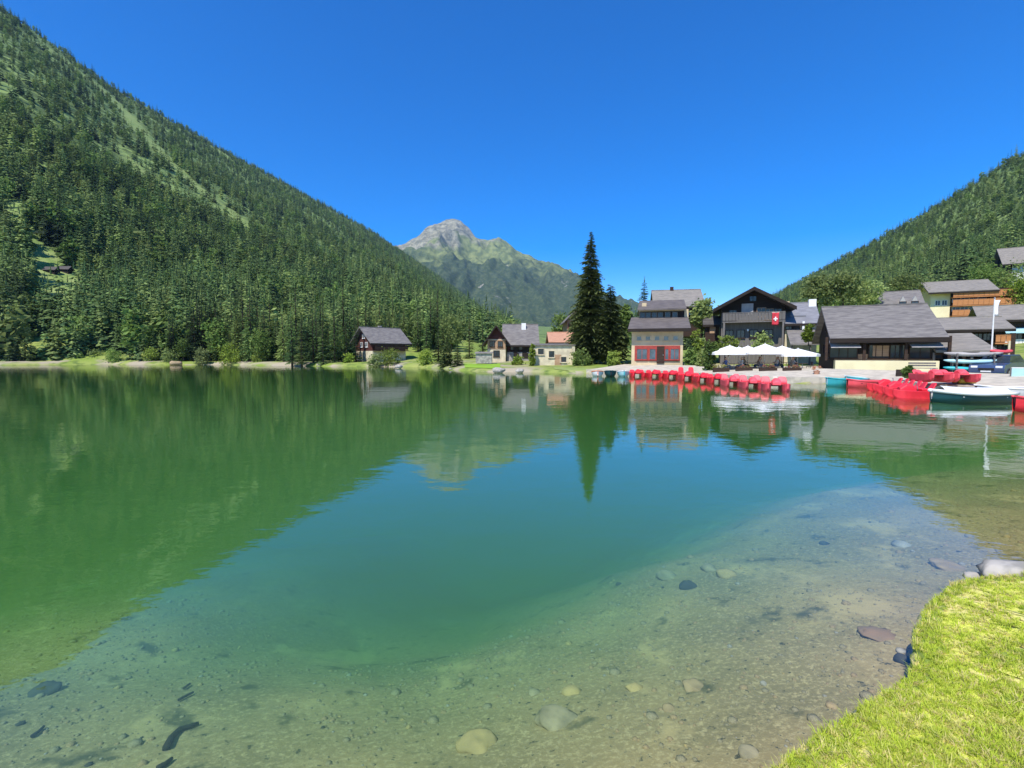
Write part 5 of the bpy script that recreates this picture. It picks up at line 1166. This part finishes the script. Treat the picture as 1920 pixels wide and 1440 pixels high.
k = (gs > -.015) & (gx / np.maximum(gy, .1) < 1.45) & (gy > .62 * gx) & (rs.rand(n) < np.clip(12 / (gx ** 2 + gy ** 2 + .1), .4, 1))
bare = fbm(gx * 1.3 + 4, gy * 1.3, 3) > .25
k &= ~(bare & (rs.rand(n) < .6))
gx, gy, gs = gx[k], gy[k], gs[k]
print('tufts', len(gx))
gn_scatter('grass', np.stack([gx, gy, ground(gx, gy) - .002], -1), rs.uniform(0, 6.28, len(gx)), rs.uniform(.32, .78, len(gx)), rs.randint(0, 4, len(gx)), gp, 'bright lime grass on the near bank at the lower right')
# underlying turf lip, slightly undercut, along the near bank
def turf():
    pts = [(-1.5, 1.0), (0, 1.35), (.7, 1.75)] + NEAR + [(6.0, 5.3), (8.0, 6.6), (11.5, 8.2)]
    a = np.array(pts); seg = []
    for i in range(len(a) - 1):
        for t in np.linspace(0, 1, 14, endpoint=False): seg.append(a[i] * (1 - t) + a[i + 1] * t)
    a = np.array(seg); a += np.stack([fbm(a[:, 0] * 5, a[:, 1] * 5, 3), fbm(a[:, 0] * 5 + 50, a[:, 1] * 5, 3)], -1) * .035
    t = np.gradient(a, axis=0); t /= np.linalg.norm(t, axis=1)[:, None]; nr_ = np.stack([t[:, 1], -t[:, 0]], -1)
    mb = MB(); prof = [(.10, -.12), (.07, .0), (.0, .07), (-.03, .15), (.02, .215), (.16, .245), (.45, .275), (1.0, .34)]
    n = len(a)
    for o_, z in prof:
        for i in range(n): mb.v.append((a[i, 0] + nr_[i, 0] * o_, a[i, 1] + nr_[i, 1] * o_, z))
    for j in range(len(prof) - 1):
        for i in range(n - 1): mb.f.append((j * n + i, j * n + i + 1, (j + 1) * n + i + 1, (j + 1) * n + i))
    m, nt, bs, out = nodes('turf_edge')
    g = N(nt, 'NewGeometry'); sx = N(nt, 'SeparateXYZ'); nt.links.new(g.outputs[0], sx.inputs[0])
    gr = mixc(nt, ramp(nt, noise(nt, 6, 4, coord='Pos'), .4, .62), (.60, .62, .10), (.66, .56, .25)); so_ = mixc(nt, ramp(nt, noise(nt, 9, 4, coord='Pos'), .4, .6), (.10, .075, .045), (.05, .04, .025))
    nt.links.new(mixc(nt, ramp(nt, sx.outputs[2], .09, .17), so_, gr), bs.inputs['Base Color']); bs.inputs['Roughness'].default_value = .95
    bump(nt, bs, noise(nt, 30, 4, coord='Pos'), .8, .02)
    tag(mb.build('grass_bank', m, None, True), kind='structure')
turf()

ROCKP = M('pale_boulder', (.42, .39, .34), (.26, .245, .215), 4, .9, .6)
ROCKY = M('ochre_stone', (.46, .35, .16), (.33, .26, .13), 5, .9, .5)
ROCKT = M('tan_stone', (.40, .30, .17), (.28, .21, .12), 5, .9, .5)
ROCKG = M('grey_stone', (.36, .31, .20), (.24, .21, .135), 7, .9, .5)
ROCKD = M('dark_stone', (.075, .08, .065), (.04, .045, .04), 5, .9, .5)
ROCKR = M('rust_stone', (.29, .19, .12), (.23, .17, .11), 5, .9, .5)
def stone(label, px, py, wpx, mat, seed, flat=.5, name='stone', under=True, z=None, stretch=1.0, rz=None):
    p = W(px, py, 0)
    if under:
        for _ in range(8): p = W(px, py, gz(p.x, p.y))
        z = gz(p.x, p.y)
    else: p = W(px, py, z)
    r_ = wpx * p.y / F / 2
    o = link(name, rock_mesh(name, r_, seed, flat, 3 if wpx > 40 else 2), mat); o.location = (p.x, p.y, z + r_ * flat * (.1 if under else .35)); o.scale = (1, stretch, 1)
    o.rotation_euler = (0, 0, random.Random(seed).uniform(0, 6.28) if rz is None else rz); tag(o, label, 'stone'); return o
stone('long pale boulder on the bank behind the grass tip', 1885, 1076, 120, ROCKP, 301, .32, 'boulder', False, .12, .5, .25)
stone('small pale stone at the left tip of the long boulder', 1826, 1083, 34, ROCKP, 302, .5, 'boulder', False, .06)
for a in (('yellow ochre stone under water at the bottom centre', 895, 1398, 74, ROCKY, 311, .45), ('large grey-brown stone with dark rim under water at the bottom', 1042, 1352, 86, ROCKG, 312, .35), ('ochre stone above the large dark-rimmed one', 1072, 1298, 40, ROCKY, 313, .5),
          ('small pale stone left of the ochre pair', 1002, 1300, 26, ROCKG, 314, .5), ('pale yellow stone midway along the bottom', 1190, 1291, 34, ROCKY, 315, .5), ('flat tan stone under water right of centre', 1303, 1288, 44, ROCKT, 316, .3),
          ('rust coloured flat stone under water beside the grass bank', 1650, 1190, 66, ROCKR, 317, .2), ('near-black stone against the grass bank', 1692, 1238, 34, ROCKD, 318, .6), ('pale stone in the shallow below the rust coloured one', 1690, 1222, 20, ROCKP, 319, .5),
          ('yellow-green stone at the right of the sunken stone group', 1362, 1078, 40, ROCKY, 320, .5), ('pale stone at the top of the sunken stone group', 1330, 1068, 34, ROCKG, 321, .5), ('dark stone below the sunken stone group', 1290, 1100, 40, ROCKD, 322, .4),
          ('olive stone at the left of the sunken stone group', 1250, 1082, 44, ROCKG, 323, .4), ('big dark blue-green stone under water at the lower left', 82, 1298, 52, ROCKD, 325, .6),
          ('dark pebble out in the blue reflection', 1545, 1020, 18, ROCKD, 326, .6), ('flat tan stone in the purple-grey shallows', 1780, 1062, 60, ROCKT, 327, .25), ('pale stone near the brown reflection edge', 1690, 1022, 34, ROCKP, 328, .35),
          ('small bright pebble low in the middle', 1432, 1282, 14, ROCKP, 330, .6), ('tan stone at the bottom beside the grass', 1405, 1412, 40, ROCKG, 331, .4),
          ('small tan stone against the lower grass edge', 1560, 1325, 26, ROCKT, 333, .5), ('brown stone on the bed right of the bottom centre', 1255, 1330, 30, ROCKT, 334, .4)): stone(*a)
def sunken(label, pts, r0, r1):
    ps = []
    for px, py in pts:
        p = W(px, py, 0)
        for _ in range(8): p = W(px, py, gz(p.x, p.y) + .02)
        ps.append(p)
    o = MB().tube(ps, [r0 + (r1 - r0) * i / (len(ps) - 1) for i in range(len(ps))], 7).build('branch', M('waterlogged_wood', (.022, .024, .022), (.015, .015, .014), 6, .8, .3), None, True); tag(o, label, 'branch')
sunken('black crooked branch lying under water at the lower left', [(312, 1402), (322, 1382), (336, 1368), (355, 1362), (372, 1356)], .028, .014)
sunken('short dark stick at the bottom edge on the left', [(296, 1440), (310, 1432), (322, 1422)], .02, .012)
sunken('dark stick on the bed at the far lower left', [(60, 1380), (72, 1372), (82, 1362)], .014, .01)
sunken('thin sunken stick left of the green shelf', [(335, 1312), (350, 1304), (362, 1298)], .012, .01)
sunken('small dark twig beside the black branch', [(345, 1290), (356, 1282)], .012, .01)
# loose gravel on the shallow bed, uncountable
def gravel():
    rn = np.random.RandomState(5); n = 32000
    x = rn.uniform(-7, 9, n); y = rn.uniform(.9, 11, n); sd = lake_sd(x, y); z = ground(x, y, sd)
    k = (sd < -.03) & (z > -1.6) & (fbm(x * .9 + 7, y * .9, 3) > -.35); x, y, z = x[k], y[k], z[k]
    gc = bpy.data.collections.new('gravel_kinds')
    for i, m_ in enumerate((ROCKG, ROCKT, ROCKP, ROCKD, ROCKG, ROCKY)):
        me = rock_mesh('pebble', 1.0, 400 + i, .55, 1); me.materials.append(m_); gc.objects.link(bpy.data.objects.new('p%d_pebble' % i, me))
    s = np.exp(rn.normal(math.log(.0085), .6, len(x))); s = np.clip(s, .003, .06)
    kind = rn.choice(6, len(x), p=[.44, .26, .04, .01, .19, .06])
    gn_scatter('gravel', np.stack([x, y, z + s * .1], -1), rn.uniform(0, 6.28, len(x)), s, kind, gc, 'loose pebbles and gravel on the shallow lake bed')
gravel()
# boulders on the far shore
for px, py, w_, m_, lb in ((600, 685, 14, ROCKP, 'white boulder at the waterline under the dark waterside spruces'), (845, 692, 7, ROCKP, 'tiny white rock below the dark low spruces'), (748, 689, 16, ROCKP, 'pale rock at the water below the red-brown chalet'),
                           (112, 681, 20, ROCKP, 'pale rock on the far left beach'), (250, 681, 24, ROCKP, 'pale flat rock at the right of the far beach'), (30, 681, 18, ROCKP, 'pale rock near the left edge of the far shore'), (60, 681, 14, ROCKD, 'dark rock on the far left shore'), (330, 683, 22, ROCKT, 'tan rock on the shore below the willow bush'),
                           (935, 697, 26, ROCKP, 'pale rocks edge left of the boathouse shore'), (975, 697, 18, ROCKP, 'white rock before the boathouse left corner')):
    stone(lb, px, py, w_, m_, int(px), .5, 'boulder', False, .15)
